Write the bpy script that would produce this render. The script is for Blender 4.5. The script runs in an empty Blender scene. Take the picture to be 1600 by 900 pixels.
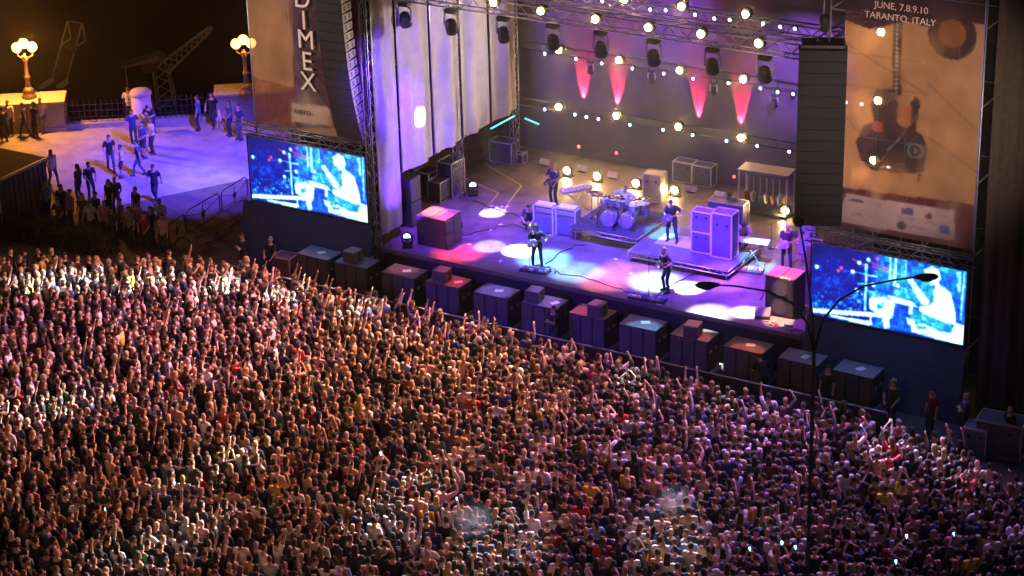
import bpy, bmesh, math, random
import numpy as np
from mathutils import Vector, Matrix

random.seed(11)
rng = np.random.default_rng(11)
R = math.radians
scene = bpy.context.scene
COL = scene.collection

# ---------------------------------------------------------------- camera
CAM_H = 35.0
PSI, TH, ROLL, FOC = R(31.6), R(23.3), R(-1.58), 3600.0      # yaw, pitch, roll, focal length in photo pixels
_f = Vector((-math.sin(PSI) * math.cos(TH), math.cos(PSI) * math.cos(TH), -math.sin(TH)))
_r = Vector((math.cos(PSI), math.sin(PSI), 0))
_u = _r.cross(_f)
RT = _r * math.cos(ROLL) + _u * math.sin(ROLL)
UP = -_r * math.sin(ROLL) + _u * math.cos(ROLL)
camd = bpy.data.cameras.new('camera')
cam = bpy.data.objects.new('camera', camd)
COL.objects.link(cam)
camd.sensor_width = 36.0
camd.lens = 36.0 * FOC / 1600.0
camd.clip_start = 0.5
camd.clip_end = 3000
cam.matrix_world = Matrix(((RT.x, UP.x, -_f.x, 0), (RT.y, UP.y, -_f.y, 0), (RT.z, UP.z, -_f.z, CAM_H), (0, 0, 0, 1)))
scene.camera = cam

# ---------------------------------------------------------------- world, moon, exposure
world = bpy.data.worlds.new('World')
scene.world = world
world.use_nodes = True
wn = world.node_tree
sky = wn.nodes.new('ShaderNodeTexSky')
sky.sky_type = 'NISHITA'
sky.sun_disc = False
sky.sun_elevation = R(-4.0)
sky.sun_rotation = R(140)
wn.links.new(sky.outputs[0], wn.nodes['Background'].inputs[0])
wn.nodes['Background'].inputs[1].default_value = 0.15
sund = bpy.data.lights.new('moon', 'SUN')
sund.energy = 0.02
sund.angle = R(0.5)
sund.color = (1.0, 0.9, 0.8)
sun = bpy.data.objects.new('moon', sund)
sun.rotation_euler = (R(50), 0, R(20))
COL.objects.link(sun)
scene.view_settings.view_transform = 'Standard'
scene.view_settings.look = 'None'
scene.view_settings.exposure = 0.0
scene.view_settings.gamma = 1.0
scene.cycles.max_bounces = 5
scene.cycles.diffuse_bounces = 2
scene.cycles.glossy_bounces = 2
scene.cycles.transmission_bounces = 3
scene.cycles.transparent_max_bounces = 8
scene.cycles.volume_bounces = 0
scene.cycles.caustics_reflective = False
scene.cycles.caustics_refractive = False
scene.cycles.sample_clamp_indirect = 4.0

# ---------------------------------------------------------------- surveying helpers: where a sight line meets a real plane
def _ray(px, py):
    return _f + RT * ((px - 800) / FOC) - UP * ((py - 450) / FOC)
def on_floor(px, py, z=0.0):
    d = _ray(px, py)
    return Vector((0, 0, CAM_H)) + d * ((z - CAM_H) / d.z)
def on_wall(px, py, y):
    d = _ray(px, py)
    return Vector((0, 0, CAM_H)) + d * (y / d.y)
def on_side(px, py, x):
    d = _ray(px, py)
    return Vector((0, 0, CAM_H)) + d * (x / d.x)

# ---------------------------------------------------------------- lights of the show and of the square
def spot(loc, target, power, color, angle=30, blend=0.4, radius=0.08, name='spot_beam'):
    l = bpy.data.lights.new(name, 'SPOT')
    l.energy = power
    l.color = color
    l.spot_size = R(angle)
    l.spot_blend = blend
    l.shadow_soft_size = radius
    o = bpy.data.objects.new(name, l)
    o.location = loc
    o.rotation_euler = (Vector(target) - Vector(loc)).to_track_quat('-Z', 'Y').to_euler()
    COL.objects.link(o)
    return o
def point(loc, power, color, radius=0.15, name='lamp_glow'):
    l = bpy.data.lights.new(name, 'POINT')
    l.energy = power
    l.color = color
    l.shadow_soft_size = radius
    o = bpy.data.objects.new(name, l)
    o.location = loc
    COL.objects.link(o)
    return o

DECK = 1.65          # stage floor height
SF = 67.05           # y of the stage front edge
WARM = (1.0, 0.62, 0.28)
ORANGE = (1.0, 0.45, 0.13)
VIOLET = (0.15, 0.03, 1.0)
BLUE = (0.06, 0.09, 1.0)
CYAN = (0.25, 0.75, 1.0)
COOL = (0.80, 0.88, 1.0)
PURPLE = (0.36, 0.07, 1.0)

# warm street lighting from behind the viewpoint, low over the left and middle of the crowd
spot((-80, 22, 24), (-50, 55, 1), 8000, (1.0, 0.46, 0.22), 44, 0.9, 0.6)
spot((-20, 5, 28), (-37, 50, 1), 9000, (1.0, 0.60, 0.42), 38, 0.9, 0.6)
# warm audience lamps on the front truss and on the side towers
spot((-44, 66.3, 11.0), (-52, 56, 1), 19000, (1.0, 0.40, 0.36), 80, 0.9, 0.15)
spot((-38, 66.3, 11.0), (-42, 55, 1), 26000, (1.0, 0.46, 0.31), 80, 0.9, 0.15)
spot((-31, 66.3, 11.6), (-37, 53, 1), 14500, (1.0, 0.42, 0.44), 76, 0.9, 0.15)
# violet washes on the band: lamps on masts in the square and on the front truss
spot((-50, 44, 15), (-38.5, 72.0, 2.6), 15000, (0.11, 0.025, 1.0), 30, 0.5, 0.15)
spot((-27, 42, 15), (-37.5, 72.0, 2.6), 7500, (0.14, 0.03, 1.0), 28, 0.5, 0.15)
for x, c, p in ((-46, VIOLET, 12048), (-43, VIOLET, 12048), (-40, BLUE, 15663), (-37, VIOLET, 16867), (-34, VIOLET, 15663), (-31.5, PURPLE, 13252)):
    spot((x, 67.6, 10.6), (x + 0.3, 70.6, 1.6), p, c, 50, 0.8, 0.12)
# white, cyan and coloured spots on the deck
def pool(x, px, py, p, c, ang, bl=0.8):
    spot((x, 67.5, 10.6), on_floor(px, py, DECK), p, c, ang, bl, 0.06)
pool(-43.6, 812, 392, 190000, (0.85, 1.0, 1.0), 9, 0.5)
pool(-41, 850, 405, 42000, (0.20, 0.85, 1.0), 15)
pool(-40.5, 900, 425, 34000, (0.30, 0.75, 1.0), 15)
pool(-42, 765, 385, 26000, (0.75, 0.75, 1.0), 9, 0.6)
pool(-45.5, 770, 333, 60000, (0.95, 0.95, 1.0), 6, 0.4)
pool(-46, 715, 395, 26000, (1.0, 0.07, 0.10), 15)
pool(-39, 945, 440, 22000, (1.0, 0.22, 0.12), 15)
pool(-38, 975, 425, 22000, (0.65, 0.25, 1.0), 17)
pool(-37, 1025, 440, 60000, (0.55, 0.95, 1.0), 15, 0.9)
pool(-36, 1075, 450, 95000, (0.95, 1.0, 1.0), 9, 0.7)
pool(-34.5, 1110, 490, 46000, (0.75, 0.85, 1.0), 13, 0.9)
pool(-32.5, 1165, 488, 60000, (1.0, 0.92, 0.80), 8, 0.7)
pool(-33, 1130, 440, 30000, (0.35, 0.12, 1.0), 15)
pool(-32, 1185, 415, 34000, (0.30, 0.90, 1.0), 10)
pool(-38, 1040, 377, 30000, (0.15, 0.95, 1.0), 8, 0.5)
spot((-30.5, 67.5, 10.6), on_floor(1218, 441, DECK + 1.5), 34000, (1.0, 0.60, 0.18), 8, 0.6, 0.06)
spot((-45, 67.5, 10.6), on_floor(678, 331, DECK + 1.2), 20000, (1.0, 0.25, 0.10), 8, 0.6, 0.06)
# warm wash on the rear half of the deck
spot((-42, 78.6, 9.5), (-43, 75, 1.7), 3200, (1.0, 0.46, 0.20), 60, 0.8, 0.12)
spot((-36, 78.6, 9.5), (-36, 75, 1.7), 2600, (1.0, 0.46, 0.20), 60, 0.8, 0.12)
# violet wash on the backdrop
spot((-40.5, 74.2, 9.8), (-41.0, 79.3, 8.0), 4200, (0.34, 0.10, 1.0), 60, 0.9, 0.12)
spot((-45.5, 74.2, 9.8), (-45.0, 79.3, 7.0), 1800, (0.4, 0.15, 1.0), 60, 0.9, 0.12)
spot((-33, 74.2, 9.8), (-35.0, 79.3, 7.0), 9000, (0.34, 0.12, 1.0), 46, 0.9, 0.12)
# pale left curtains: warm from inside the stage, violet raking in from the audience side
spot((-35, 75.5, 10.0), (-47, 71.5, 8.0), 8500, (1.0, 0.80, 0.72), 52, 0.8, 0.15)
spot((-44.2, 60.0, 9.0), (-47.1, 71.0, 7.5), 7500, (0.14, 0.05, 1.0), 40, 0.8, 0.1)
spot((-46.0, 66.9, 2.2), (-47.2, 70.5, 7), 1500, VIOLET, 70, 0.8, 0.1)
A_ = on_side(650, 185, -47.1)
spot((-38, 67.6, 10.6), A_, 30000, (0.85, 0.95, 1.0), 4.6, 0.45, 0.03)
# banners
spot((-60, 50, 14), (-50.5, 67, 10), 14000, (1.0, 0.76, 0.6), 36, 0.8, 0.2)
spot((-20, 50, 14), (-26, 67, 10.5), 12000, (1.0, 0.78, 0.64), 34, 0.8, 0.2)
# red uplights close against the backdrop, just above the lower pipe
for px, py in ((911, 152), (965, 164), (1091, 180), (1157, 194)):
    q = on_wall(px, py, 79.2)
    spot((q.x, 79.10, 4.0), (q.x, 79.25, 4.85), 5200, (1.0, 0.03, 0.08), 32, 0.3, 0.02)
# white beams from the truss into the crowd
for (x, tgt, p, ang) in ((-44, (90, 440), 98800, 9), (-44, (230, 440), 98800, 8), (-44, (340, 450), 120000, 8), (-43, (440, 465), 67500, 9), (-42, (560, 490), 52500, 9), (-38, (620, 800), 97500, 10), (-37, (780, 850), 97500, 10), (-34, (1050, 840), 60000, 9), (-36, (330, 730), 82500, 8), (-31, (1390, 705), 52500, 10), (-31, (1480, 730), 37500, 9), (-40, (60, 640), 120000, 8), (-36, (240, 860), 82500, 8), (-33, (980, 600), 27000, 8), (-33, (1130, 630), 22500, 8)):
    q = on_floor(*tgt, 1.5)
    spot((x, 66.3, 11.0), q, p, (0.62, 0.52, 1.0) if x > -32 else (0.96, 0.96, 1.0), ang, 0.9, 0.06)
# violet spill over the right of the crowd and over the square on the left
spot((-29.8, 66.4, 11.4), (-28, 58, 1), 11000, (0.55, 0.25, 1.0), 62, 0.9, 0.1)
spot((-45, 66.3, 10.8), (-50, 55, 1), 13000, (0.6, 0.22, 1.0), 58, 0.9, 0.1)
spot((-52, 68.5, 13), (-61.6, 73.8, 0), 80000, (0.09, 0.05, 1.0), 40, 0.8, 0.15)
spot((-52, 68.5, 13.4), (-60.5, 73.2, 0), 22000, (0.34, 0.32, 1.0), 16, 0.9, 0.15)
# coloured beams that land on the subwoofer tops
for (px, py, c, p) in ((632, 418, (1, 0.3, 0.5), 2500), (705, 440, (1, 0.06, 0.15), 4500), (775, 455, (0.25, 0.2, 1), 5000), (850, 470, (0.5, 0.25, 1), 5000), (912, 488, (1, 0.12, 0.6), 4500), (1005, 512, (0.2, 0.6, 1), 5500), (1085, 530, (1, 0.25, 0.2), 4500), (1165, 548, (1, 0.25, 0.12), 4500)):
    q = on_floor(px, py, 1.38)
    spot((q.x + 0.5, 67.6, 10.6), q, p, c, 9, 0.6, 0.05)
# added blue spots standing in for screen glow on the cloth and pit below
for x in (-51.5, -49.2, -27.6, -25.0):
    spot((x, 65.3, 6.6), (x + 0.4, 66.5, 1.6), 200, (0.08, 0.16, 1.0), 95, 0.9, 0.1)
# added violet fill spots, brightening the right end of the crowd
spot((-24.5, 65.2, 12.5), (-23.5, 55, 1), 10000, (0.55, 0.28, 1.0), 80, 0.9, 0.12)
spot((-27.5, 65.2, 12.5), (-29.5, 52, 1), 6500, (0.7, 0.34, 0.9), 76, 0.9, 0.12)


# ---------------------------------------------------------------- materials
MATS = {}
def M(name, col, rough=0.6, metal=0.0, var=0.2, scale=6.0, bump=0.0, emit=None, strength=0.0, alpha=1.0, spec=0.5):
    if name in MATS:
        return MATS[name]
    m = bpy.data.materials.new(name)
    m.use_nodes = True
    nt = m.node_tree
    b = nt.nodes['Principled BSDF']
    b.inputs['Roughness'].default_value = rough
    b.inputs['Metallic'].default_value = metal
    b.inputs['Specular IOR Level'].default_value = spec
    if emit is not None:
        b.inputs['Emission Color'].default_value = (*emit, 1)
        b.inputs['Emission Strength'].default_value = strength
        b.inputs['Base Color'].default_value = (*col, 1)
    elif var > 0:
        tc = nt.nodes.new('ShaderNodeTexCoord')
        n = nt.nodes.new('ShaderNodeTexNoise')
        n.inputs['Scale'].default_value = scale
        n.inputs['Detail'].default_value = 6
        n.inputs['Roughness'].default_value = 0.65
        nt.links.new(tc.outputs['Object'], n.inputs['Vector'])
        r = nt.nodes.new('ShaderNodeValToRGB')
        r.color_ramp.elements[0].position = 0.3
        r.color_ramp.elements[1].position = 0.7
        r.color_ramp.elements[0].color = (*[max(0, c * (1 - var)) for c in col], 1)
        r.color_ramp.elements[1].color = (*[min(1, c * (1 + var)) for c in col], 1)
        nt.links.new(n.outputs['Fac'], r.inputs['Fac'])
        nt.links.new(r.outputs['Color'], b.inputs['Base Color'])
        if bump > 0:
            bp = nt.nodes.new('ShaderNodeBump')
            bp.inputs['Strength'].default_value = bump
            bp.inputs['Distance'].default_value = 0.05
            nt.links.new(n.outputs['Fac'], bp.inputs['Height'])
            nt.links.new(bp.outputs['Normal'], b.inputs['Normal'])
    else:
        b.inputs['Base Color'].default_value = (*col, 1)
    if alpha < 1:
        b.inputs['Alpha'].default_value = alpha
    MATS[name] = m
    return m
def M_tint(name, rough=0.7, var=0.25, scale=9.0):
    """colour taken from the object, broken up by cloth-like noise"""
    if name in MATS:
        return MATS[name]
    m = bpy.data.materials.new(name)
    m.use_nodes = True
    nt = m.node_tree
    b = nt.nodes['Principled BSDF']
    b.inputs['Roughness'].default_value = rough
    oi = nt.nodes.new('ShaderNodeObjectInfo')
    tc = nt.nodes.new('ShaderNodeTexCoord')
    n = nt.nodes.new('ShaderNodeTexNoise')
    n.inputs['Scale'].default_value = scale
    n.inputs['Detail'].default_value = 4
    nt.links.new(tc.outputs['Object'], n.inputs['Vector'])
    mr = nt.nodes.new('ShaderNodeMapRange')
    mr.inputs['From Min'].default_value = 0.25
    mr.inputs['From Max'].default_value = 0.75
    mr.inputs['To Min'].default_value = 1 - var
    mr.inputs['To Max'].default_value = 1 + var
    nt.links.new(n.outputs['Fac'], mr.inputs['Value'])
    mx = nt.nodes.new('ShaderNodeMix')
    mx.data_type = 'RGBA'
    mx.blend_type = 'MULTIPLY'
    mx.inputs['Factor'].default_value = 1.0
    nt.links.new(oi.outputs['Color'], mx.inputs['A'])
    nt.links.new(mr.outputs['Result'], mx.inputs['B'])
    nt.links.new(mx.outputs['Result'], b.inputs['Base Color'])
    MATS[name] = m
    return m
def M_attr(name, rough=0.8, emit=0.0, alpha=1.0, translucent=0.0, var=0.12, scale=3.0):
    """colour printed on the mesh (a colour attribute called Col)"""
    if name in MATS:
        return MATS[name]
    m = bpy.data.materials.new(name)
    m.use_nodes = True
    nt = m.node_tree
    b = nt.nodes['Principled BSDF']
    b.inputs['Roughness'].default_value = rough
    at = nt.nodes.new('ShaderNodeAttribute')
    at.attribute_name = 'Col'
    if emit > 0:
        b.inputs['Base Color'].default_value = (0.01, 0.01, 0.012, 1)
        nt.links.new(at.outputs['Color'], b.inputs['Emission Color'])
        b.inputs['Emission Strength'].default_value = emit
    else:
        tc = nt.nodes.new('ShaderNodeTexCoord')
        n = nt.nodes.new('ShaderNodeTexNoise')
        n.inputs['Scale'].default_value = scale
        n.inputs['Detail'].default_value = 6
        nt.links.new(tc.outputs['Object'], n.inputs['Vector'])
        mr = nt.nodes.new('ShaderNodeMapRange')
        mr.inputs['From Min'].default_value = 0.25
        mr.inputs['From Max'].default_value = 0.75
        mr.inputs['To Min'].default_value = 1 - var
        mr.inputs['To Max'].default_value = 1 + var
        nt.links.new(n.outputs['Fac'], mr.inputs['Value'])
        mx = nt.nodes.new('ShaderNodeMix')
        mx.data_type = 'RGBA'
        mx.blend_type = 'MULTIPLY'
        mx.inputs['Factor'].default_value = 1.0
        nt.links.new(at.outputs['Color'], mx.inputs['A'])
        nt.links.new(mr.outputs['Result'], mx.inputs['B'])
        nt.links.new(mx.outputs['Result'], b.inputs['Base Color'])
        if translucent > 0:
            out = nt.nodes['Material Output']
            tr = nt.nodes.new('ShaderNodeBsdfTranslucent')
            nt.links.new(mx.outputs['Result'], tr.inputs['Color'])
            ms = nt.nodes.new('ShaderNodeMixShader')
            ms.inputs[0].default_value = translucent
            nt.links.new(b.outputs[0], ms.inputs[1])
            nt.links.new(tr.outputs[0], ms.inputs[2])
            last = ms
            if alpha < 1:
                tp = nt.nodes.new('ShaderNodeBsdfTransparent')
                m2 = nt.nodes.new('ShaderNodeMixShader')
                m2.inputs[0].default_value = alpha
                nt.links.new(tp.outputs[0], m2.inputs[1])
                nt.links.new(ms.outputs[0], m2.inputs[2])
                last = m2
            nt.links.new(last.outputs[0], out.inputs['Surface'])
    MATS[name] = m
    return m

black_metal = M('black metal', (0.025, 0.025, 0.028), 0.45, 0.3)
black_cloth = M('black stage cloth', (0.022, 0.019, 0.022), 0.9, var=0.35, scale=2.5, bump=0.3)
black_paint = M('black speaker paint', (0.045, 0.043, 0.048), 0.6, var=0.25, scale=5)
alu = M('aluminium', (0.55, 0.55, 0.57), 0.38, 0.9, var=0.12)
steel = M('galvanised steel', (0.42, 0.42, 0.44), 0.45, 0.8, var=0.2)
chrome = M('chrome', (0.8, 0.8, 0.82), 0.15, 1.0, var=0.05)
white_paint = M('white paint', (0.75, 0.75, 0.74), 0.5, var=0.1)
wood_top = M('plywood', (0.42, 0.25, 0.11), 0.6, var=0.3, scale=4)
case_grey = M('flight case laminate', (0.10, 0.09, 0.12), 0.5, var=0.2)
grille = M('speaker grille cloth', (0.10, 0.09, 0.11), 0.85, var=0.2, scale=40)
stone = M('pale stone', (0.38, 0.34, 0.28), 0.8, var=0.25, scale=3, bump=0.3)
lens_warm = M('hot filament lens', (1, 0.8, 0.5), emit=(1.0, 0.66, 0.28), strength=230.0)
lens_ring = M('glowing reflector', (1, 0.6, 0.3), emit=(1.0, 0.62, 0.20), strength=2.6)
lens_cool = M('cool led lens', (0.8, 0.9, 1), emit=(0.62, 0.80, 1.0), strength=9.0)
glass_dark = M('dark lens glass', (0.02, 0.02, 0.03), 0.08, var=0)

# ---------------------------------------------------------------- mesh helpers
class MB:
    def __init__(self):
        self.v, self.f, self.mi, self.sm = [], [], [], []
    def add(self, vs, fs, mi=0, sm=False):
        o = len(self.v)
        self.v += [tuple(p) for p in vs]
        for f in fs:
            self.f.append(tuple(i + o for i in f))
            self.mi.append(mi)
            self.sm.append(sm)
    def box(self, c, s, rz=0.0, mi=0, mat=None):
        hx, hy, hz = s[0] / 2, s[1] / 2, s[2] / 2
        vs = [Vector((x, y, z)) for z in (-hz, hz) for y in (-hy, hy) for x in (-hx, hx)]
        m = mat if mat is not None else Matrix.Rotation(rz, 3, 'Z')
        vs = [m @ p + Vector(c) for p in vs]
        self.add(vs, [(0, 2, 3, 1), (4, 5, 7, 6), (0, 1, 5, 4), (2, 6, 7, 3), (0, 4, 6, 2), (1, 3, 7, 5)], mi)
        return self
    def hexa(self, p, mi=0):
        self.add(p, [(0, 3, 2, 1), (4, 5, 6, 7), (0, 1, 5, 4), (1, 2, 6, 5), (2, 3, 7, 6), (3, 0, 4, 7)], mi)
        return self
    def rings(self, rings, mi=0, sm=True, cap=True):
        n = len(rings[0])
        vs = [p for r in rings for p in r]
        fs = []
        for k in range(len(rings) - 1):
            for i in range(n):
                j = (i + 1) % n
                fs.append((k * n + i, k * n + j, (k + 1) * n + j, (k + 1) * n + i))
        self.add(vs, fs, mi, sm)
        if cap:
            o = len(self.v) - len(vs)
            self.f.append(tuple(o + i for i in reversed(range(n)))); self.mi.append(mi); self.sm.append(False)
            self.f.append(tuple(o + (len(rings) - 1) * n + i for i in range(n))); self.mi.append(mi); self.sm.append(False)
        return self
    def path(self, pts, radii, n=8, mi=0, sm=True, cap=True):
        pts = [Vector(p) for p in pts]
        if not hasattr(radii, '__len__'):
            radii = [radii] * len(pts)
        rings = []
        ref = None
        for i, p in enumerate(pts):
            d = (pts[min(i + 1, len(pts) - 1)] - pts[max(i - 1, 0)])
            d = d.normalized() if d.length > 1e-9 else Vector((0, 0, 1))
            if ref is None:
                ref = Vector((1, 0, 0)) if abs(d.x) < 0.8 else Vector((0, 1, 0))
            a = (ref - d * ref.dot(d)).normalized()
            ref = a
            b = d.cross(a)
            rings.append([p + (a * math.cos(2 * math.pi * k / n) + b * math.sin(2 * math.pi * k / n)) * radii[i] for k in range(n)])
        return self.rings(rings, mi, sm, cap)
    def tube(self, a, b, r, n=8, mi=0, r2=None):
        return self.path([a, b], [r, r if r2 is None else r2], n, mi)
    def lathe(self, prof, n=16, c=(0, 0, 0), mat=None, mi=0, cap=True):
        m = mat if mat is not None else Matrix.Identity(3)
        c = Vector(c)
        return self.rings([[c + m @ Vector((r * math.cos(2 * math.pi * k / n), r * math.sin(2 * math.pi * k / n), z)) for k in range(n)] for r, z in prof], mi, True, cap)
    def ball(self, c, s, nu=12, nv=8, mi=0, mat=None):
        m = mat if mat is not None else Matrix.Identity(3)
        c = Vector(c)
        if not hasattr(s, '__len__'):
            s = (s, s, s)
        rings = []
        for j in range(nv + 1):
            t = math.pi * (0.04 + 0.92 * j / nv) - math.pi / 2
            rings.append([c + m @ Vector((s[0] * math.cos(t) * math.cos(2 * math.pi * k / nu), s[1] * math.cos(t) * math.sin(2 * math.pi * k / nu), s[2] * math.sin(t))) for k in range(nu)])
        return self.rings(rings, mi, True, True)
    def prism(self, poly, d, mat, c=(0, 0, 0), mi=0):
        """poly in local xy, thickness d along local z, mat 3x3"""
        n = len(poly)
        c = Vector(c)
        vs = [c + mat @ Vector((x, y, 0)) for x, y in poly] + [c + mat @ Vector((x, y, d)) for x, y in poly]
        fs = [tuple(reversed(range(n))), tuple(range(n, 2 * n))] + [(i, (i + 1) % n, n + (i + 1) % n, n + i) for i in range(n)]
        self.add(vs, fs, mi)
        return self
    def mesh(self, name, mats):
        me = bpy.data.meshes.new(name)
        me.from_pydata([tuple(p) for p in self.v], [], self.f)
        for m in (mats if isinstance(mats, (list, tuple)) else [mats]):
            me.materials.append(m)
        me.polygons.foreach_set('material_index', self.mi)
        me.polygons.foreach_set('use_smooth', self.sm)
        me.update()
        return me
    def build(self, name, mats, parent=None, loc=(0, 0, 0), rz=0.0, bevel=0.0):
        o = bpy.data.objects.new(name, self.mesh(name, mats))
        COL.objects.link(o)
        o.location = loc
        o.rotation_euler = (0, 0, rz)
        o.parent = parent
        if bevel > 0:
            b = o.modifiers.new('edges', 'BEVEL')
            b.width = bevel
            b.segments = 2
            b.limit_method = 'ANGLE'
        return o
def tag(o, label, cat, group=None, kind=None):
    if label: o['label'] = label
    if cat: o['category'] = cat
    if group: o['group'] = group
    if kind: o['kind'] = kind
    return o
def thing(name, label, cat, loc=(0, 0, 0), rz=0.0, group=None):
    o = bpy.data.objects.new(name, None)
    o.empty_display_size = 0.2
    COL.objects.link(o)
    o.location = loc
    o.rotation_euler = (0, 0, rz)
    return tag(o, label, cat, group)
def dup(root, loc, rz=0.0, label=None, group=None):
    def cp(o, par):
        c = o.copy()
        COL.objects.link(c)
        c.parent = par
        for ch in o.children:
            cp(ch, c)
        return c
    r = cp(root, None)
    r.location = loc
    r.rotation_euler = (0, 0, rz)
    if label: r['label'] = label
    if group: r['group'] = group
    return r
RX90 = Matrix.Rotation(R(90), 3, 'X')
def child(o, name, me, loc=(0, 0, 0)):
    c = bpy.data.objects.new(name, me)
    COL.objects.link(c)
    c.parent = o
    c.location = loc
    return c
def text_mesh(txt, size, mat, name, parent, loc, rot, depth=0.004):
    cu = bpy.data.curves.new('t', 'FONT')
    cu.body = txt
    cu.size = size
    cu.align_x = 'CENTER'
    cu.align_y = 'CENTER'
    cu.extrude = depth
    t = bpy.data.objects.new('t', cu)
    COL.objects.link(t)
    dg = bpy.context.evaluated_depsgraph_get()
    me = bpy.data.meshes.new_from_object(t.evaluated_get(dg))
    bpy.data.objects.remove(t)
    me.materials.clear()
    me.materials.append(mat)
    o = bpy.data.objects.new(name, me)
    COL.objects.link(o)
    o.parent = parent
    o.location = loc
    o.rotation_euler = rot
    return o

# ---------------------------------------------------------------- flat print: a small painter for screens and banners
class Canvas:
    def __init__(self, w, h, col):
        self.w, self.h = w, h
        self.a = np.empty((h, w, 3))
        self.a[:] = col
        self.yy, self.xx = np.mgrid[0:h, 0:w] + 0.5
    def poly(self, pts, col, op=1.0):
        inside = np.zeros((self.h, self.w), bool)
        n = len(pts)
        for i in range(n):
            x1, y1 = pts[i]
            x2, y2 = pts[(i + 1) % n]
            if y1 == y2:
                continue
            c = ((y1 > self.yy) != (y2 > self.yy)) & (self.xx < (x2 - x1) * (self.yy - y1) / (y2 - y1) + x1)
            inside ^= c
        self.a[inside] = self.a[inside] * (1 - op) + np.array(col) * op
    def disc(self, c, r, col, op=1.0, ry=None):
        d = ((self.xx - c[0]) / r) ** 2 + ((self.yy - c[1]) / (ry or r)) ** 2 < 1
        self.a[d] = self.a[d] * (1 - op) + np.array(col) * op
    def glow(self, c, r, col, op=1.0, ry=None):
        d = np.clip(1 - np.sqrt(((self.xx - c[0]) / r) ** 2 + ((self.yy - c[1]) / (ry or r)) ** 2), 0, 1)[..., None] ** 1.5 * op
        self.a = self.a * (1 - d) + np.array(col) * d
    def line(self, p, q, wd, col, op=1.0):
        p, q = np.array(p, float), np.array(q, float)
        d = q - p
        L = max(1e-6, np.hypot(*d))
        n = np.array([-d[1], d[0]]) / L * wd / 2
        self.poly([p + n, q + n, q - n, p - n], col, op)
    def blur(self, k=1):
        for _ in range(k):
            p = np.pad(self.a, ((1, 1), (1, 1), (0, 0)), 'edge')
            self.a = (p[:-2, 1:-1] + p[2:, 1:-1] + p[1:-1, :-2] + p[1:-1, 2:] + 4 * p[1:-1, 1:-1]) / 8
    def mesh(self, name, wid, hei, mat, warp=None):
        """sheet in local xz (facing -y), lower left corner at the origin, one quad for each cell"""
        w, h = self.w, self.h
        gx, gz = np.meshgrid(np.linspace(0, wid, w + 1), np.linspace(0, hei, h + 1))
        gy = warp(gx, gz) if warp else np.zeros_like(gx)
        vs = np.stack([gx, gy, gz], -1).reshape(-1, 3)
        i = np.arange(h)[:, None] * (w + 1) + np.arange(w)[None, :]
        q = np.stack([i, i + 1, i + w + 2, i + w + 1], -1).reshape(-1, 4)
        me = np_mesh(name, vs, q)
        at = me.attributes.new('Col', 'FLOAT_COLOR', 'FACE')
        c = np.ones((h * w, 4), np.float32)
        c[:, :3] = np.clip(self.a[::-1].reshape(-1, 3), 0, None)
        at.data.foreach_set('color', c.ravel())
        me.materials.append(mat)
        return me
def np_mesh(name, vs, polys):
    me = bpy.data.meshes.new(name)
    k = polys.shape[1]
    me.vertices.add(len(vs))
    me.vertices.foreach_set('co', np.ascontiguousarray(vs, np.float32).ravel())
    me.loops.add(len(polys) * k)
    me.loops.foreach_set('vertex_index', np.ascontiguousarray(polys, np.int32).ravel())
    me.polygons.add(len(polys))
    me.polygons.foreach_set('loop_start', np.arange(0, len(polys) * k, k, dtype=np.int32))
    me.update(calc_edges=True)
    return me
def homography(src, dst):
    A = []
    for (x, y), (u, v) in zip(src, dst):
        A.append([x, y, 1, 0, 0, 0, -u * x, -u * y])
        A.append([0, 0, 0, x, y, 1, -v * x, -v * y])
    h = np.linalg.solve(np.array(A, float), np.array(dst, float).ravel())
    h = np.append(h, 1).reshape(3, 3)
    return lambda p: tuple((h @ np.array([p[0], p[1], 1.0]))[:2] / (h @ np.array([p[0], p[1], 1.0]))[2])
def srgb(r, g, b):
    return tuple(((c / 255) / 12.92 if c / 255 < 0.04045 else ((c / 255 + 0.055) / 1.055) ** 2.4) for c in (r, g, b))

# ================================================================ THE SETTING
RL0, RL1 = Vector((-70.4, 76.6, 0)), Vector((-64.6, 80.4, 0))           # line of the sea railing
RD = (RL1 - RL0).normalized()
RN = Vector((-RD.y, RD.x, 0))                                             # points out to sea
def build_ground():
    pave = M('square paving', (0.29, 0.27, 0.25), 0.75, var=0.35, scale=0.9, bump=0.15)
    a, b = RL0 - RD * 45, RL1 + RD * 75
    pts = [(a.x, a.y), (-130, -20), (60, -20), (60, b.y), (b.x, b.y)]
    o = MB().prism(list(reversed([(x, y) for x, y in pts])), 7.0, Matrix.Identity(3), (0, 0, -7.0)).build('ground', pave)
    o['kind'] = 'structure'
    sea = M('night sea', (0.006, 0.006, 0.008), 0.28, var=0.4, scale=0.15, bump=0.25)
    o = MB().box((-60, 160, -7.5), (900, 900, 0.2)).build('sea', sea)
    o['kind'] = 'structure'
    # the tarmac strip in front of the stage, under the crowd
    tar = M('worn tarmac', (0.085, 0.07, 0.06), 0.85, var=0.35, scale=1.2, bump=0.2)
    o = MB().prism([(-58.5, 75.0), (-66.0, 62.0), (-130, 40), (-60, 5), (20, 5), (20, 68), (-40, 75)][::-1], 0.004, Matrix.Identity(3), (0, 0, 0.001)).build('road', tar)
    o['kind'] = 'structure'
build_ground()

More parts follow.
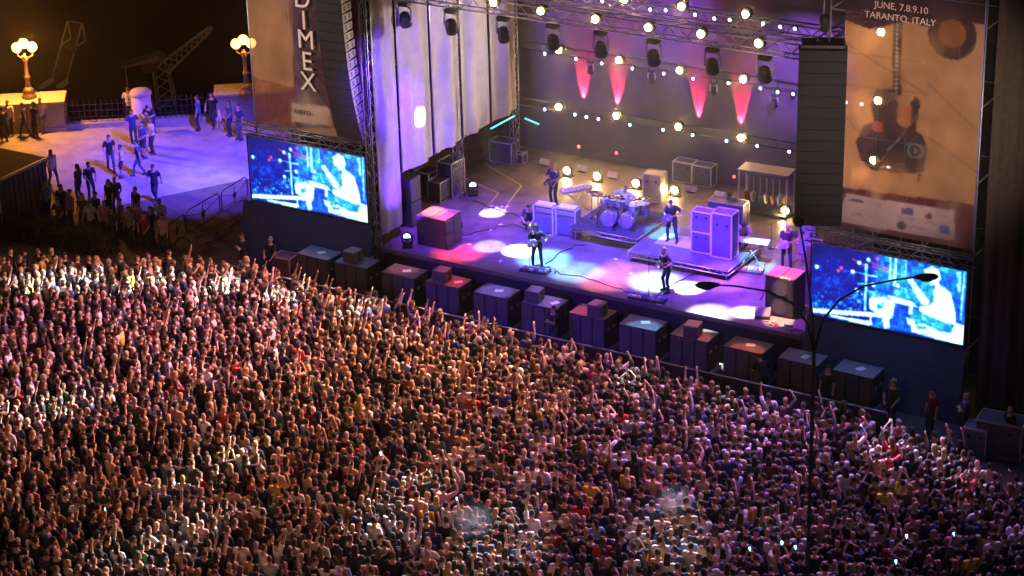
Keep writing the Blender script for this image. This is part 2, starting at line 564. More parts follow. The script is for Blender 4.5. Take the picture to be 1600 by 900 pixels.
# ================================================================ STAGE
SX0, SX1, SY1 = -48.9, -28.4, 79.6
def wavy(x0, x1, z0, z1, y, amp, wl, nx, mat, name, parent=None, axis='x', seed=0):
    """hanging cloth with soft folds, two sided thickness"""
    r = np.random.default_rng(seed)
    xs = np.linspace(x0, x1, nx)
    ph = r.uniform(0, 6.28, 4)
    off = amp * (np.sin(xs * 6.28 / wl + ph[0]) + 0.6 * np.sin(xs * 6.28 / wl * 2.3 + ph[1]) + 0.4 * np.sin(xs * 6.28 / wl * 0.6 + ph[2]))
    mb = MB()
    nz = 7
    for s, fl in ((0.0, False), (0.02, True)):
        vs = []
        for k in range(nz):
            z = z0 + (z1 - z0) * k / (nz - 1)
            for x, o in zip(xs, off):
                oo = o * (1.15 - 0.5 * k / (nz - 1)) + 0.4 * amp * math.sin(z * 1.7 + x * 2)
                vs.append((x, y + oo + s, z) if axis == 'x' else (y + oo + s, x, z))
        fs = []
        for k in range(nz - 1):
            for i in range(nx - 1):
                f = (k * nx + i, k * nx + i + 1, (k + 1) * nx + i + 1, (k + 1) * nx + i)
                fs.append(f[::-1] if fl else f)
        mb.add(vs, fs, 0, True)
    return mb.build(name, mat, parent)

st = thing('concert_stage', 'large black open air stage with brown reflective deck facing the crowd', 'stage', (0, 0, 0))
deckm = M('worn stage deck', (0.155, 0.115, 0.115), 0.46, var=0.55, scale=1.3, bump=0.06)
MB().box(((SX0 + SX1) / 2, (SF + SY1) / 2, DECK - 0.1), (SX1 - SX0, SY1 - SF, 0.2)).build('deck', deckm, st)
wavy(SX0, SX1, 0.02, DECK - 0.21, SF + 0.10, 0.025, 0.9, 90, M('blue black skirt', (0.03, 0.03, 0.05), 0.85), 'skirt', st, seed=3)
MB().box(((SX0 + SX1) / 2, SF - 0.03, DECK - 0.06), (SX1 - SX0, 0.05, 0.13)).build('edge_trim', M('deck edge rail', (0.22, 0.2, 0.24), 0.4, 0.5), st)
for k in range(12):                                                        # scaffold legs below the deck
    x = SX0 + 0.8 + k * 1.72
    MB().tube((x, SF + 0.5, 0), (x, SF + 0.5, DECK - 0.2), 0.04, 6).build('leg', steel, st)
tape = M('yellow floor tape', (0.55, 0.50, 0.16), 0.6)
for pts in ([(756, 255), (815, 290), (795, 316), (788, 330)], [(728, 279), (779, 302), (766, 318), (748, 336)]):
    for a, b in zip(pts[:-1], pts[1:]):
        A, B = on_floor(*a, DECK), on_floor(*b, DECK)
        d = B - A
        MB().box(((A + B) / 2) + Vector((0, 0, 0.004)), (d.length, 0.06, 0.004), math.atan2(d.y, d.x)).build('tape_line', tape, st)
whitetape = M('white marking tape', (0.8, 0.8, 0.78), 0.6)
for p in ((768, 322), (776, 324), (784, 323), (792, 323), (767, 359), (782, 351), (733, 382), (782, 408), (962, 405), (986, 427)):
    A = on_floor(*p, DECK)
    MB().box(A + Vector((0, 0, 0.004)), (0.22, 0.07, 0.004), random.uniform(0, 3)).box(A + Vector((0, 0, 0.009)), (0.07, 0.2, 0.004), random.uniform(0, 0.4)).build('floor_mark', whitetape, st)

# backdrop of the stage
bdm = M('brown black backdrop', (0.10, 0.08, 0.088), 0.9, var=0.25, scale=0.8, bump=0.2)
bd = wavy(SX0, SX1, DECK + 0.01, 12.5, 79.25, 0.012, 1.4, 120, bdm, 'backdrop', seed=5)
tag(bd, 'tall dark brown cloth backdrop hung across the rear of the stage', 'backdrop')
# stage roof above the picture
rf = thing('stage_roof', 'black flat roof sheet over the stage and its lighting trusses', 'roof', (0, 0, 14.2))
MB().box(((SX0 + SX1) / 2, 73.4, 0.1), (SX1 - SX0 + 1.5, 13, 0.15)).build('roof_sheet', black_cloth, rf)

# ---- trusses
def truss(name, label, p0, p1, w=0.45, h=0.45, step=0.5, mat=None, group=None, r=0.028):
    p0, p1 = Vector(p0), Vector(p1)
    d = (p1 - p0)
    L = d.length
    t = thing(name, label, 'truss', p0, 0, group)
    d.normalize()
    side = d.cross(Vector((0, 0, 1)))
    side = side.normalized() if side.length > 0.1 else Vector((1, 0, 0))
    upv = side.cross(d).normalized()
    mat = mat or alu
    cs = [side * (sx * w / 2) + upv * (sz * h / 2) for sx in (-1, 1) for sz in (-1, 1)]
    for c in cs:
        MB().tube(c, c + d * L, r, 6).build('chord', mat, t)
    lac = MB()
    n = max(2, int(L / step))
    for (a, b) in ((0, 1), (2, 3), (0, 2), (1, 3)):
        for k in range(n):
            u0, u1 = L * k / n, L * (k + 1) / n
            if k % 2: a2, b2 = b, a
            else: a2, b2 = a, b
            lac.tube(cs[a2] + d * u0, cs[b2] + d * u1, r * 0.55, 5)
    o = lac.build('lacing', mat, t)
    o['kind'] = 'stuff'
    return t
FT_Y = 69.0
p = on_wall(1250, 74, FT_Y)
FTZ = 11.25
truss('lighting_truss', 'front aluminium lighting truss carrying the row of hanging moving heads', (-48.2, FT_Y, FTZ), (-29.6, FT_Y, FTZ), 0.5, 0.5)
BT_Y = 73.0
BTZ = 10.6
truss('lighting_truss', 'second lighting truss behind the front one, with small white lamps', (-47.5, BT_Y, BTZ), (-29.6, BT_Y, BTZ), 0.45, 0.45)
truss('lighting_truss', 'side lighting truss running back along the top right of the stage', (-30.3, 68.6, 11.2), (-30.3, 78.8, 11.2), 0.45, 0.45)
truss('lighting_truss', 'side lighting truss running back above the pale left curtains', (-47.5, 68.6, 11.6), (-47.5, 78.8, 11.6), 0.45, 0.45)
PIPE_Y = 79.0
for z, w in ((6.42, 'upper'), (3.92, 'lower')):
    t = thing('lamp_pipe', w + ' of the two pipes carrying lamps in front of the backdrop', 'pipe', (0, PIPE_Y + 0.05, z))
    MB().tube((-48.4, 0, 0), (-34.2, 0, 0), 0.03, 8).tube((-48.4, 0, -0.32), (-34.2, 0, -0.32), 0.022, 6).build('rail', black_metal, t)
    for k in range(9):
        MB().tube((-48 + k * 1.7, 0, -0.32), (-48 + k * 1.7, 0, 0), 0.015, 5).build('strut', black_metal, t)

# ---- lamps
AIM = Matrix.Rotation(R(-90), 3, 'X')         # lathe axis runs back (+y), lens looks to -y
def make_blinder():
    t = thing('stage_lamp', 'x', 'stage lamp', (0, 0, -50), 0, 'warm stage lamps')
    MB().lathe([(0.13, 0.30), (0.20, 0.22), (0.225, 0.05), (0.225, -0.01)], 16, mat=AIM).build('housing', black_metal, t)
    MB().lathe([(0.21, 0.0), (0.02, 0.03)], 16, mat=AIM, cap=True).build('reflector', lens_ring, t)
    MB().ball((0, -0.02, 0), (0.125, 0.05, 0.125), 16, 8).build('lens', lens_warm, t)
    MB().path([(-0.24, 0.1, 0), (-0.24, 0.1, 0.28), (0.24, 0.1, 0.28), (0.24, 0.1, 0)], 0.014, 6).build('yoke', black_metal, t)
    return t
def make_par():
    t = thing('led_lamp', 'x', 'stage lamp', (0, 0, -50), 0, 'small white stage lamps')
    MB().lathe([(0.05, 0.18), (0.07, 0.15), (0.075, 0.0)], 12, mat=AIM).build('housing', black_metal, t)
    MB().ball((0, 0, 0), (0.062, 0.03, 0.062), 10, 6).build('lens', lens_cool, t)
    MB().path([(-0.085, 0.08, 0), (-0.085, 0.08, 0.14), (0.085, 0.08, 0.14), (0.085, 0.08, 0)], 0.009, 5).build('yoke', black_metal, t)
    return t
def make_head():
    """big wash light hanging head down from the truss, origin at the clamp"""
    t = thing('moving_head', 'x', 'stage lamp', (0, 0, -50), 0, 'moving heads hanging from the front truss')
    MB().box((0, 0, -0.16), (0.42, 0.34, 0.16)).build('base', black_metal, t, bevel=0.02)
    for sx in (-0.08, 0.1):
        MB().path([(sx, 0, 0.12), (sx, 0, -0.08)], 0.02, 6).build('clamp', steel, t)
    yk = M('lamp yoke grey', (0.45, 0.45, 0.46), 0.4, 0.2)
    for s in (-1, 1):
        MB().path([(s * 0.1, 0, -0.25), (s * 0.27, 0, -0.3), (s * 0.30, 0, -0.5), (s * 0.28, 0, -0.80)], [0.03, 0.04, 0.045, 0.04], 8).build('yoke_arm', yk, t)
    q = Matrix.Rotation(R(14), 3, 'X')
    hd = MB().lathe([(0.08, 0.30), (0.17, 0.24), (0.215, 0.08), (0.235, -0.12), (0.23, -0.26), (0.19, -0.30)], 18, (0, 0, -0.76), mat=q).build('head', black_metal, t)
    MB().ball(q @ Vector((0, 0, -0.30)) + Vector((0, 0, -0.76)), (0.19, 0.19, 0.03), 14, 6).build('lens', glass_dark, hd)
    return t
ORD = ['leftmost', 'second from the left', 'third from the left', 'fourth from the left', 'fifth from the left', 'sixth from the left', 'seventh from the left', 'eighth from the left', 'ninth from the left', 'tenth from the left', 'eleventh from the left', 'twelfth from the left', 'thirteenth from the left']
def place_all(proto, spots, fmt, state={}):
    for i, v in enumerate(spots):
        if state.get(proto.name):
            o = dup(proto, v)
        else:
            o = proto
            state[proto.name] = True
            o.location = v
        o['label'] = fmt.format(ORD[i])
blinder, par, mhead = make_blinder(), make_par(), make_head()
Wl = lambda L, y: [on_wall(a, b, y) for a, b in L]
place_all(blinder, Wl([(873, 78), (967, 94), (1062, 110), (1161, 124)], PIPE_Y - 0.2), 'warm glaring lamp, {} of four on the upper backdrop pipe')
place_all(blinder, Wl([(873, 167), (963, 181), (1060, 198), (1158, 215)], PIPE_Y - 0.2), 'warm glaring lamp, {} of four on the lower backdrop pipe')
place_all(blinder, Wl([(771, 4), (845, 17), (930, 30), (1013, 43), (1095, 53), (1185, 68)], FT_Y - 0.35), 'warm glaring lamp clamped to the front truss, {} of six')
place_all(blinder, Wl([(890, -13), (975, -1), (1065, 10), (1165, 22)], BT_Y - 0.3), 'warm glaring lamp on the second truss, {} of four')
place_all(par, Wl([(851, 84), (900, 92), (940, 99), (988, 107), (1037, 115), (1083, 123), (1138, 130), (1188, 138), (1215, 144), (1239, 147)], PIPE_Y - 0.15), 'small white lamp on the upper backdrop pipe, {} of ten')
place_all(par, Wl([(851, 171), (898, 179), (916, 183), (935, 186), (984, 195), (1036, 203), (1082, 211), (1135, 220), (1183, 228), (1233, 237)], PIPE_Y - 0.15), 'small white lamp on the lower backdrop pipe, {} of ten')
place_all(par, Wl([(941, 2), (1016, 15), (1040, 16), (1086, 23), (1116, 29), (1140, 31), (1192, 37), (1219, 42), (1242, 45)], BT_Y - 0.3), 'small white lamp on the second truss, {} of nine')
hs = []
for a, b in [(632, 2), (704, 10), (786, 22), (864, 33), (938, 45), (1021, 57), (1113, 72), (1195, 85)]:
    v = on_wall(a, b, FT_Y - 0.1)
    hs.append(Vector((v.x, v.y, FTZ - 0.25)))
place_all(mhead, hs, 'black moving head hanging from the front truss, {} of eight')
# dark moving heads between the lamps on the pipes
place_all(make_head(), [v for v in Wl([(922, 94), (1018, 108), (1115, 126), (1210, 146)], PIPE_Y - 0.3)], 'small dark unlit moving head on the upper backdrop pipe, {} of four')
for o in list(bpy.data.objects):
    if o.get('label', '').startswith('small dark unlit'):
        o.scale = (0.55, 0.55, 0.55)
        o['group'] = 'dark heads on the backdrop pipe'
# floor lamps at the back and the small battens between them
def make_floor_lamp():
    t = thing('floor_lamp', 'x', 'stage lamp', (0, 0, -50), 0, 'warm lamps on the stage floor')
    MB().lathe([(0.12, 0.26), (0.18, 0.18), (0.19, 0.0)], 16, (0, 0, 0.28), mat=AIM).build('housing', black_metal, t)
    MB().lathe([(0.18, 0.0), (0.02, 0.03)], 16, (0, 0, 0.28), mat=AIM).build('reflector', lens_ring, t)
    MB().ball((0, -0.02, 0.28), (0.13, 0.05, 0.13), 14, 8).build('lens', lens_warm, t)
    MB().box((0, 0.08, 0.03), (0.42, 0.22, 0.06)).path([(-0.21, 0.1, 0.05), (-0.21, 0.1, 0.28)], 0.015, 6).path([(0.21, 0.1, 0.05), (0.21, 0.1, 0.28)], 0.015, 6).build('stand', black_metal, t)
    return t
place_all(make_floor_lamp(), [Vector((x, 76.9, DECK)) for x in (-44.5, -43.1, -41.3, -39.55, -34.7)], 'warm glaring lamp standing on the rear stage floor, {} of five')
bat = thing('floor_batten', 'x', 'stage lamp', (0, 0, -50), 0, 'unlit battens on the rear stage floor')
MB().box((0, 0, 0.14), (0.46, 0.16, 0.24), mat=Matrix.Rotation(R(-30), 3, 'X')).build('housing', M('batten grey', (0.5, 0.48, 0.5), 0.4), bat, bevel=0.01)
MB().box((0, 0, 0.02), (0.3, 0.2, 0.04)).build('foot', black_metal, bat)
place_all(bat, [on_floor(a, b, DECK) for a, b in ((852, 258), (910, 268), (958, 278), (1081, 300), (1125, 309), (1258, 335))], 'pale unlit batten on the rear stage floor, {} of six')
red = M('red indicator', (1, 0.1, 0.1), emit=(1.0, 0.05, 0.06), strength=5)
rs = thing('red_marker_lamp', 'x', 'lamp', (0, 0, -50), 0, 'small red lamps by the backdrop')
MB().ball((0, 0, 0), 0.06, 10, 6).build('bulb', red, rs)
MB().tube((0, 0, -0.35), (0, 0, -0.04), 0.012, 5).box((0, 0, -0.36), (0.1, 0.1, 0.03)).build('stem', black_metal, rs)
place_all(rs, Wl([(904, 229), (963, 239), (1085, 264), (1147, 276)], 78.6), 'small glowing red lamp low in front of the backdrop, {} of four')
teal = M('teal light tube', (0.1, 0.9, 0.8), emit=(0.12, 0.75, 0.7), strength=1.6)
A, B = on_side(767, 201, -47.2), on_side(804, 181, -47.2)
o = MB().tube(A, B, 0.035, 8).build('light_tube', teal)
tag(o, 'long glowing teal tube under the end of the left curtains', 'light tube', 'teal tubes')
A, B = on_wall(820, 185, 79.0), on_wall(842, 194, 79.0)
o = MB().tube(A, B, 0.035, 8).build('light_tube', teal)
tag(o, 'short glowing teal tube at the left foot of the backdrop', 'light tube', 'teal tubes')

# ---- pale curtains on the left wing
curt = M('pale wing cloth', (0.40, 0.37, 0.385), 0.85, var=0.16, scale=1.6, bump=0.8)
yedge = [66.95, 68.6, 70.9, 73.0, 75.2, 77.3]
cl = ['pale wing curtain nearest the left screen, reaching lowest', 'second pale wing curtain, crossed by the bright oval spot', 'third pale wing curtain with deep diagonal creases', 'fourth pale wing curtain with violet shade at its fold', 'last pale wing curtain beside the dark backdrop']
for k in range(5):
    y0, y1 = yedge[k] + 0.07, yedge[k + 1] - 0.07
    z0 = 2.1 if k == 0 else 4.15
    nx, nz = 26, 40
    r = np.random.default_rng(40 + k)
    ph = r.uniform(0, 6.28, 6)
    mb = MB()
    for s in (0, 1):
        vs = []
        for i in range(nz):
            z = z0 + (13.9 - z0) * i / (nz - 1)
            for j in range(nx):
                u = j / (nx - 1)
                y = y0 + (y1 - y0) * u
                bulge = 0.75 * math.sin(math.pi * u) * (0.8 + 0.2 * math.sin(z * 0.35 + ph[0]))
                crease = 0.032 * math.sin(9 * u + 1.0 * z + ph[1]) + 0.028 * math.sin(15 * u - 1.4 * z + ph[2]) + 0.02 * abs(math.sin(4 * u + 0.9 * z + ph[3]))
                fold = 0.07 * math.sin(6.28 * u * 2 + ph[4] + 0.2 * math.sin(z))
                e = min(1, 6 * u, 6 * (1 - u))
                vs.append((-47.05 - 0.25 * e + bulge * 0.6 + (crease + fold) * e - s * 0.02, y, z))
        fs = []
        for i in range(nz - 1):
            for j in range(nx - 1):
                f = (i * nx + j, i * nx + j + 1, (i + 1) * nx + j + 1, (i + 1) * nx + j)
                fs.append(f if s == 0 else f[::-1])
        mb.add(vs, fs, 0, True)
    cw = thing('wing_curtain', cl[k], 'curtain', (0, 0, 0), 0, 'pale curtains on the left wing of the stage')
    mb.build('cloth', curt, cw)
    MB().tube((-47.1, y0, z0), (-47.1, y1, z0), 0.03, 6).build('hem_pipe', alu, cw)
    MB().tube((-47.02, y0 - 0.02, z0), (-47.02, y0 - 0.02, 13.9), 0.022, 6).build('edge_cord', alu, cw)
# black cloth added behind the wing curtains to darken their gaps
o = wavy(67.1, 77.2, 4.2, 13.9, -47.95, 0.02, 1.2, 30, black_cloth, 'wing_backing', axis='y', seed=44)
tag(o, 'black cloth showing in the gaps behind the pale wing curtains', 'cloth')
# scaffold of the left wing
for i, (y, w) in enumerate(((67.0, 'by the left screen'), (72.95, 'behind the monitor racks'), (77.35, 'at the rear left corner'))):
    t = truss('scaffold_post', 'upright aluminium post of the left wing, standing ' + w, (-47.25, y, DECK if i else 0.0), (-47.25, y, 14.0), 0.3, 0.3, 0.4, r=0.024)
    t['category'] = 'post'

# ---- side towers with screens, banners and speaker arrays
screen_pic = None
def paint_screen():
    W, Hh = 220, 104
    c = Canvas(W, Hh, srgb(14, 16, 70))
    q = homography([(88, 62), (806, 156), (826, 582), (105, 448)], [(0, 0), (W, 0), (W, Hh), (0, Hh)])
    P = lambda *a: [q(p) for p in a]
    c.poly(P((380, 90), (806, 150), (826, 582), (380, 500)), srgb(14, 40, 190))
    c.glow(q((480, 200)), 60, srgb(20, 80, 235), 0.9, 50)
    c.glow(q((700, 180)), 50, srgb(40, 110, 240), 0.7, 40)
    c.glow(q((200, 300)), 70, srgb(30, 40, 150), 0.7, 40)
    c.glow(q((120, 80)), 60, srgb(14, 10, 40), 0.9, 30)
    r = np.random.default_rng(4)
    for _ in range(170):                                    # audience specks
        x, y = r.uniform(105, 340), r.uniform(320, 415)
        c.disc(q((x, y)), r.uniform(0.5, 1.4), srgb(*[int(v) for v in (r.uniform(60, 150), r.uniform(80, 170), 240)]), r.uniform(0.3, 0.9))
    for _ in range(50):
        x, y = r.uniform(100, 400), r.uniform(90, 320)
        c.disc(q((x, y)), r.uniform(0.4, 0.9), srgb(90, 120, 240), 0.6)
    teal_, cy, wh, nv = srgb(20, 150, 180), srgb(60, 215, 235), srgb(225, 245, 240), srgb(10, 20, 90)
    for x, y0, y1, w in ((463, 105, 272, 3.2), (440, 110, 280, 1.4), (512, 120, 200, 1.2), (772, 165, 275, 3.0), (795, 160, 440, 2.6), (760, 165, 250, 1.3)):
        c.line(q((x, y0)), q((x + 6, y1)), w, cy)
    c.line(q((333, 160)), q((345, 412)), 3.2, cy)
    c.line(q((275, 205)), q((390, 225)), 1.4, cy)
    c.line(q((300, 270)), q((380, 262)), 1.3, cy)
    for a, b in (((340, 140), (425, 185)), ((360, 170), (420, 180)), ((265, 135), (330, 170))):
        c.line(q(a), q(b), 1.6, srgb(170, 40, 130))
    for p in ((425, 182), (210, 205), (378, 128), (222, 190)):
        c.disc(q(p), 2.2, srgb(240, 60, 110))
    for p in ((115, 192), (300, 305), (340, 135), (372, 270), (275, 205), (485, 265), (300, 155)):
        c.disc(q(p), 2.6, wh)
    c.poly(P((430, 295), (520, 275), (600, 290), (640, 330), (600, 350), (500, 330)), teal_)
    c.poly(P((480, 330), (590, 350), (610, 420), (520, 420), (470, 380)), srgb(16, 90, 150))
    c.poly(P((540, 380), (640, 420), (760, 460), (740, 520), (640, 500), (560, 440)), teal_)
    c.poly(P((590, 240), (640, 225), (660, 290), (640, 330), (600, 300)), teal_)
    c.poly(P((440, 320), (560, 350), (590, 380), (470, 360)), wh, 0.8)
    c.poly(P((360, 345), (420, 330), (480, 365), (475, 440), (430, 450), (365, 400)), wh)
    c.poly(P((395, 370), (430, 360), (425, 400), (400, 405)), teal_)
    c.poly(P((350, 300), (420, 305), (440, 330), (360, 345)), teal_)
    c.disc(q((500, 480)), 14, srgb(10, 30, 200), ry=13)
    c.poly(P((525, 225), (548, 222), (640, 340), (635, 372), (605, 358)), wh)          # raised forearm
    c.poly(P((600, 165), (635, 148), (668, 160), (682, 205), (672, 245), (640, 250), (612, 225)), wh)   # head
    c.poly(P((598, 215), (632, 225), (640, 262), (612, 268), (596, 245)), teal_)        # face in shade
    c.poly(P((655, 285), (672, 240), (715, 262), (745, 310), (770, 395), (780, 470), (700, 445), (640, 420), (600, 400), (596, 372), (640, 372), (660, 345)), wh)  # torso and arm
    c.poly(P((675, 225), (700, 240), (735, 290), (715, 268)), teal_)
    c.poly(P((690, 450), (765, 470), (750, 525), (690, 500), (640, 460)), teal_)
    c.poly(P((568, 478), (625, 470), (700, 510), (760, 515), (780, 455), (824, 470), (826, 582), (690, 556), (570, 516)), wh)
    c.poly(P((590, 480), (640, 485), (640, 505), (600, 500)), teal_)
    c.poly(P((540, 440), (575, 450), (585, 480), (550, 475)), wh)
    c.poly(P((105, 418), (470, 424), (470, 447), (105, 440)), wh)                        # white rail across the bottom
    c.poly(P((190, 448), (372, 472), (372, 492), (205, 464)), wh)
    c.poly(P((430, 440), (462, 440), (462, 508), (440, 505)), wh)
    c.line(q((372, 440)), q((380, 492)), 1.8, wh)
    c.poly(P((105, 447), (190, 455), (430, 508), (560, 520), (820, 582), (105, 452)), nv)
    c.poly(P((545, 350), (560, 350), (565, 420), (548, 420)), wh)
    for p in ((600, 505), (660, 535), (740, 552), (620, 528)):
        c.disc(q(p), 1.6, srgb(230, 60, 120), 0.7)
    c.blur(1)
    red_ = np.clip((c.a[..., 0] - c.a[..., 1]) * 3, 0, 1)[..., None]
    keep = c.a.copy()
    L_ = (c.a @ np.array([0.35, 0.45, 0.20])) ** 0.5
    for s_, a_ in ((3, 0.10), (8, 0.10), (20, 0.06)):
        n_ = r.normal(size=(Hh // s_ + 2, W // s_ + 2))
        L_ = L_ + a_ * np.kron(n_, np.ones((s_, s_)))[:Hh, :W] * (0.35 + L_) * 0.6
    soft = Canvas(W, Hh, (0, 0, 0))
    soft.a = np.repeat(L_[..., None], 3, 2)
    soft.blur(5)
    L_ = 0.55 * L_ + 0.45 * soft.a[..., 0]
    L_ = np.clip(L_, 0, 1)
    stops = [0.0, 0.20, 0.32, 0.44, 0.56, 0.74, 1.0]
    cols_ = np.array([srgb(8, 10, 50), srgb(12, 26, 150), srgb(18, 70, 225), srgb(16, 140, 190), srgb(60, 205, 225), srgb(190, 236, 235), srgb(232, 248, 244)])
    c.a = np.stack([np.interp(L_, stops, cols_[:, k]) for k in range(3)], -1)
    c.a = c.a * (1 - red_) + keep * red_
    c.blur(1)
    c.a *= (0.88 + 0.12 * ((np.arange(W) % 2)[None, :, None])) * (0.92 + 0.08 * ((np.arange(Hh) % 2)[:, None, None]))
    return c
sc_canvas = paint_screen()
SCR_W, SCR_H, SCR_Z = 5.5, 2.68, 2.60
scr_mat = M_attr('led screen', 0.5, emit=1.75)
scr_mesh = sc_canvas.mesh('picture', SCR_W, SCR_H, scr_mat)
def video_screen(x0, label):
    t = thing('video_screen', label, 'screen', (x0, SF - 0.12, SCR_Z), 0, 'video screens beside the stage')
    child(t, 'picture', scr_mesh, (0, -0.012, 0))
    MB().box((SCR_W / 2, 0.08, SCR_H / 2), (SCR_W, 0.16, SCR_H)).build('cabinet', black_metal, t)
    for a, b in (((-0.05, 0, -0.05), (SCR_W + 0.05, 0, -0.05)), ((-0.05, 0, SCR_H + 0.05), (SCR_W + 0.05, 0, SCR_H + 0.05)), ((-0.05, 0, -0.05), (-0.05, 0, SCR_H + 0.05)), ((SCR_W + 0.05, 0, -0.05), (SCR_W + 0.05, 0, SCR_H + 0.05))):
        MB().tube(a, b, 0.03, 6).build('frame', black_metal, t)
video_screen(-53.05, 'glowing video screen showing the drummer, left of the stage under the lettered banner')
video_screen(-29.15, 'glowing video screen showing the drummer, right of the stage behind the street lamp')

def black_skirt(x0, x1, z1, y, label, seed):
    o = wavy(x0, x1, 0.02, z1, y, 0.02, 1.6, 40, M('dark blue tower cloth', (0.05, 0.055, 0.08), 0.85, var=0.2), 'tower_skirt', seed=seed)
    for v_ in o.data.vertices:                               # foot slanted forward to catch screen light; the glow's blue is in the cloth colour
        v_.co.y -= 0.75 * (1 - v_.co.z / z1)
    tag(o, label, 'cloth', 'dark skirts below the video screens')
black_skirt(-53.5, -47.3, SCR_Z - 0.1, SF - 0.10, 'dark cloth skirt hanging below the left video screen', 21)
black_skirt(-29.3, -23.5, SCR_Z - 0.1, SF - 0.10, 'dark cloth skirt hanging below the right video screen', 22)

def tower(x0, x1, side):
    t = thing('scaffold_tower', 'scaffold tower behind the %s banner and video screen' % side, 'scaffold', ((x0 + x1) / 2, SF + 1.2, 0))
    w = (x1 - x0) / 2
    for sx in (-w, -w / 3, w / 3, w):
        for sy in (-0.95, 1.6):
            MB().tube((sx, sy, 0), (sx, sy, 15.5), 0.03, 6).build('upright', steel, t)
    for z in (2.3, 5.6, 8.2, 10.8, 13.4):
        for sy in (-0.95, 1.6):
            MB().tube((-w, sy, z), (w, sy, z), 0.026, 6).build('ledger', steel, t)
        for sx in (-w, w):
            MB().tube((sx, -0.95, z), (sx, 1.6, z), 0.026, 6).build('transom', steel, t)
    for z in (5.6, 8.2, 10.8):
        for k in range(3):
            a = -w + k * 2 * w / 3
            MB().tube((a, -0.93, z), (a + 2 * w / 3, -0.93, z + 2.6), 0.022, 6).build('brace', steel, t)
    return t
tower(-52.9, -47.6, 'left')
tower(-28.9, -23.6, 'right')
# dark back sheet of both towers
for x0, x1, lb, sd in ((-52.8, -47.5, 'dark cloth closing the back of the left tower', 31), (-28.3, -23.5, 'dark cloth closing the back of the right tower', 32)):
    o = wavy(x0, x1, 0.05, 15.5, SF + 3.0, 0.04, 1.8, 30, black_cloth, 'tower_cloth', seed=sd)
    tag(o, lb, 'cloth', 'dark cloths behind the towers')
o = wavy(-23.3, -14.0, 0.05, 16.0, SF + 0.4, 0.09, 0.9, 110, M('brown black side cloth', (0.055, 0.038, 0.03), 0.9, var=0.3), 'side_cloth', seed=33)
tag(o, 'tall brown black curtain at the far right edge beside the guitar banner', 'cloth')

# banners
BN_Y = SF + 0.05
def banner(name, x0, x1, z0, z1, base, painter, label, cells):
    w = int((x1 - x0) * cells)
    h = int((z1 - z0) * cells)
    c = Canvas(w, h, base)
    def q(px, py, y=BN_Y):
        v = on_wall(px, py, y)
        return ((v.x - x0) / (x1 - x0) * w, (z1 - v.z) / (z1 - z0) * h)
    painter(c, q, w, h)
    for _ in range(170):                                     # mottled ink of the artwork
        k_ = rng.uniform(0.62, 1.35)
        cx_, cy_ = int(rng.uniform(0, w)), int(rng.uniform(0, h))
        c.glow((cx_, cy_), rng.uniform(3, 16), np.clip(c.a[min(cy_, h - 1), min(cx_, w - 1)] * k_, 0, 1), 0.4, rng.uniform(3, 22))
    c.blur(1)
    t = thing(name, label, 'banner', (x0, BN_Y, z0), 0, 'printed banners on the towers')
    me = c.mesh('sheet', x1 - x0, z1 - z0, M_attr('printed mesh banner', 0.85, translucent=0.25, alpha=0.76, var=0.16, scale=1.5),
                lambda gx, gz: 0.03 * np.sin(gx * 2.1 + 0.5 * gz) + 0.02 * np.sin(gz * 1.3 + gx))
    child(t, 'sheet', me)
    for x in (0, x1 - x0):
        MB().tube((x, 0.03, 0), (x, 0.03, z1 - z0), 0.02, 6).build('edge_rope', M('violet cord', (0.25, 0.2, 0.6), 0.5), t)
    return t
def paint_left(c, q, w, h):
    c.poly([q(455, -60), q(500, -60), q(525, 200), q(461, 200)], srgb(75, 48, 70))
    c.poly([q(395, 121), q(462, 137), q(462, 215), q(395, 215)], srgb(120, 68, 72))
    c.poly([q(456, -60), q(461, -60), q(470, 160), q(465, 160)], srgb(90, 50, 160))
    c.poly([q(456, 160), q(513, 167), q(519, 197), q(456, 190)], srgb(225, 200, 190))
    c.poly([q(560, -60), q(585, -60), q(585, 215), q(575, 215)], srgb(140, 70, 60))
    for k in range(30):
        c.line((rng.uniform(0, w), rng.uniform(0, h)), (rng.uniform(0, w), rng.uniform(0, h)), 0.8, srgb(200, 150, 110), 0.25)
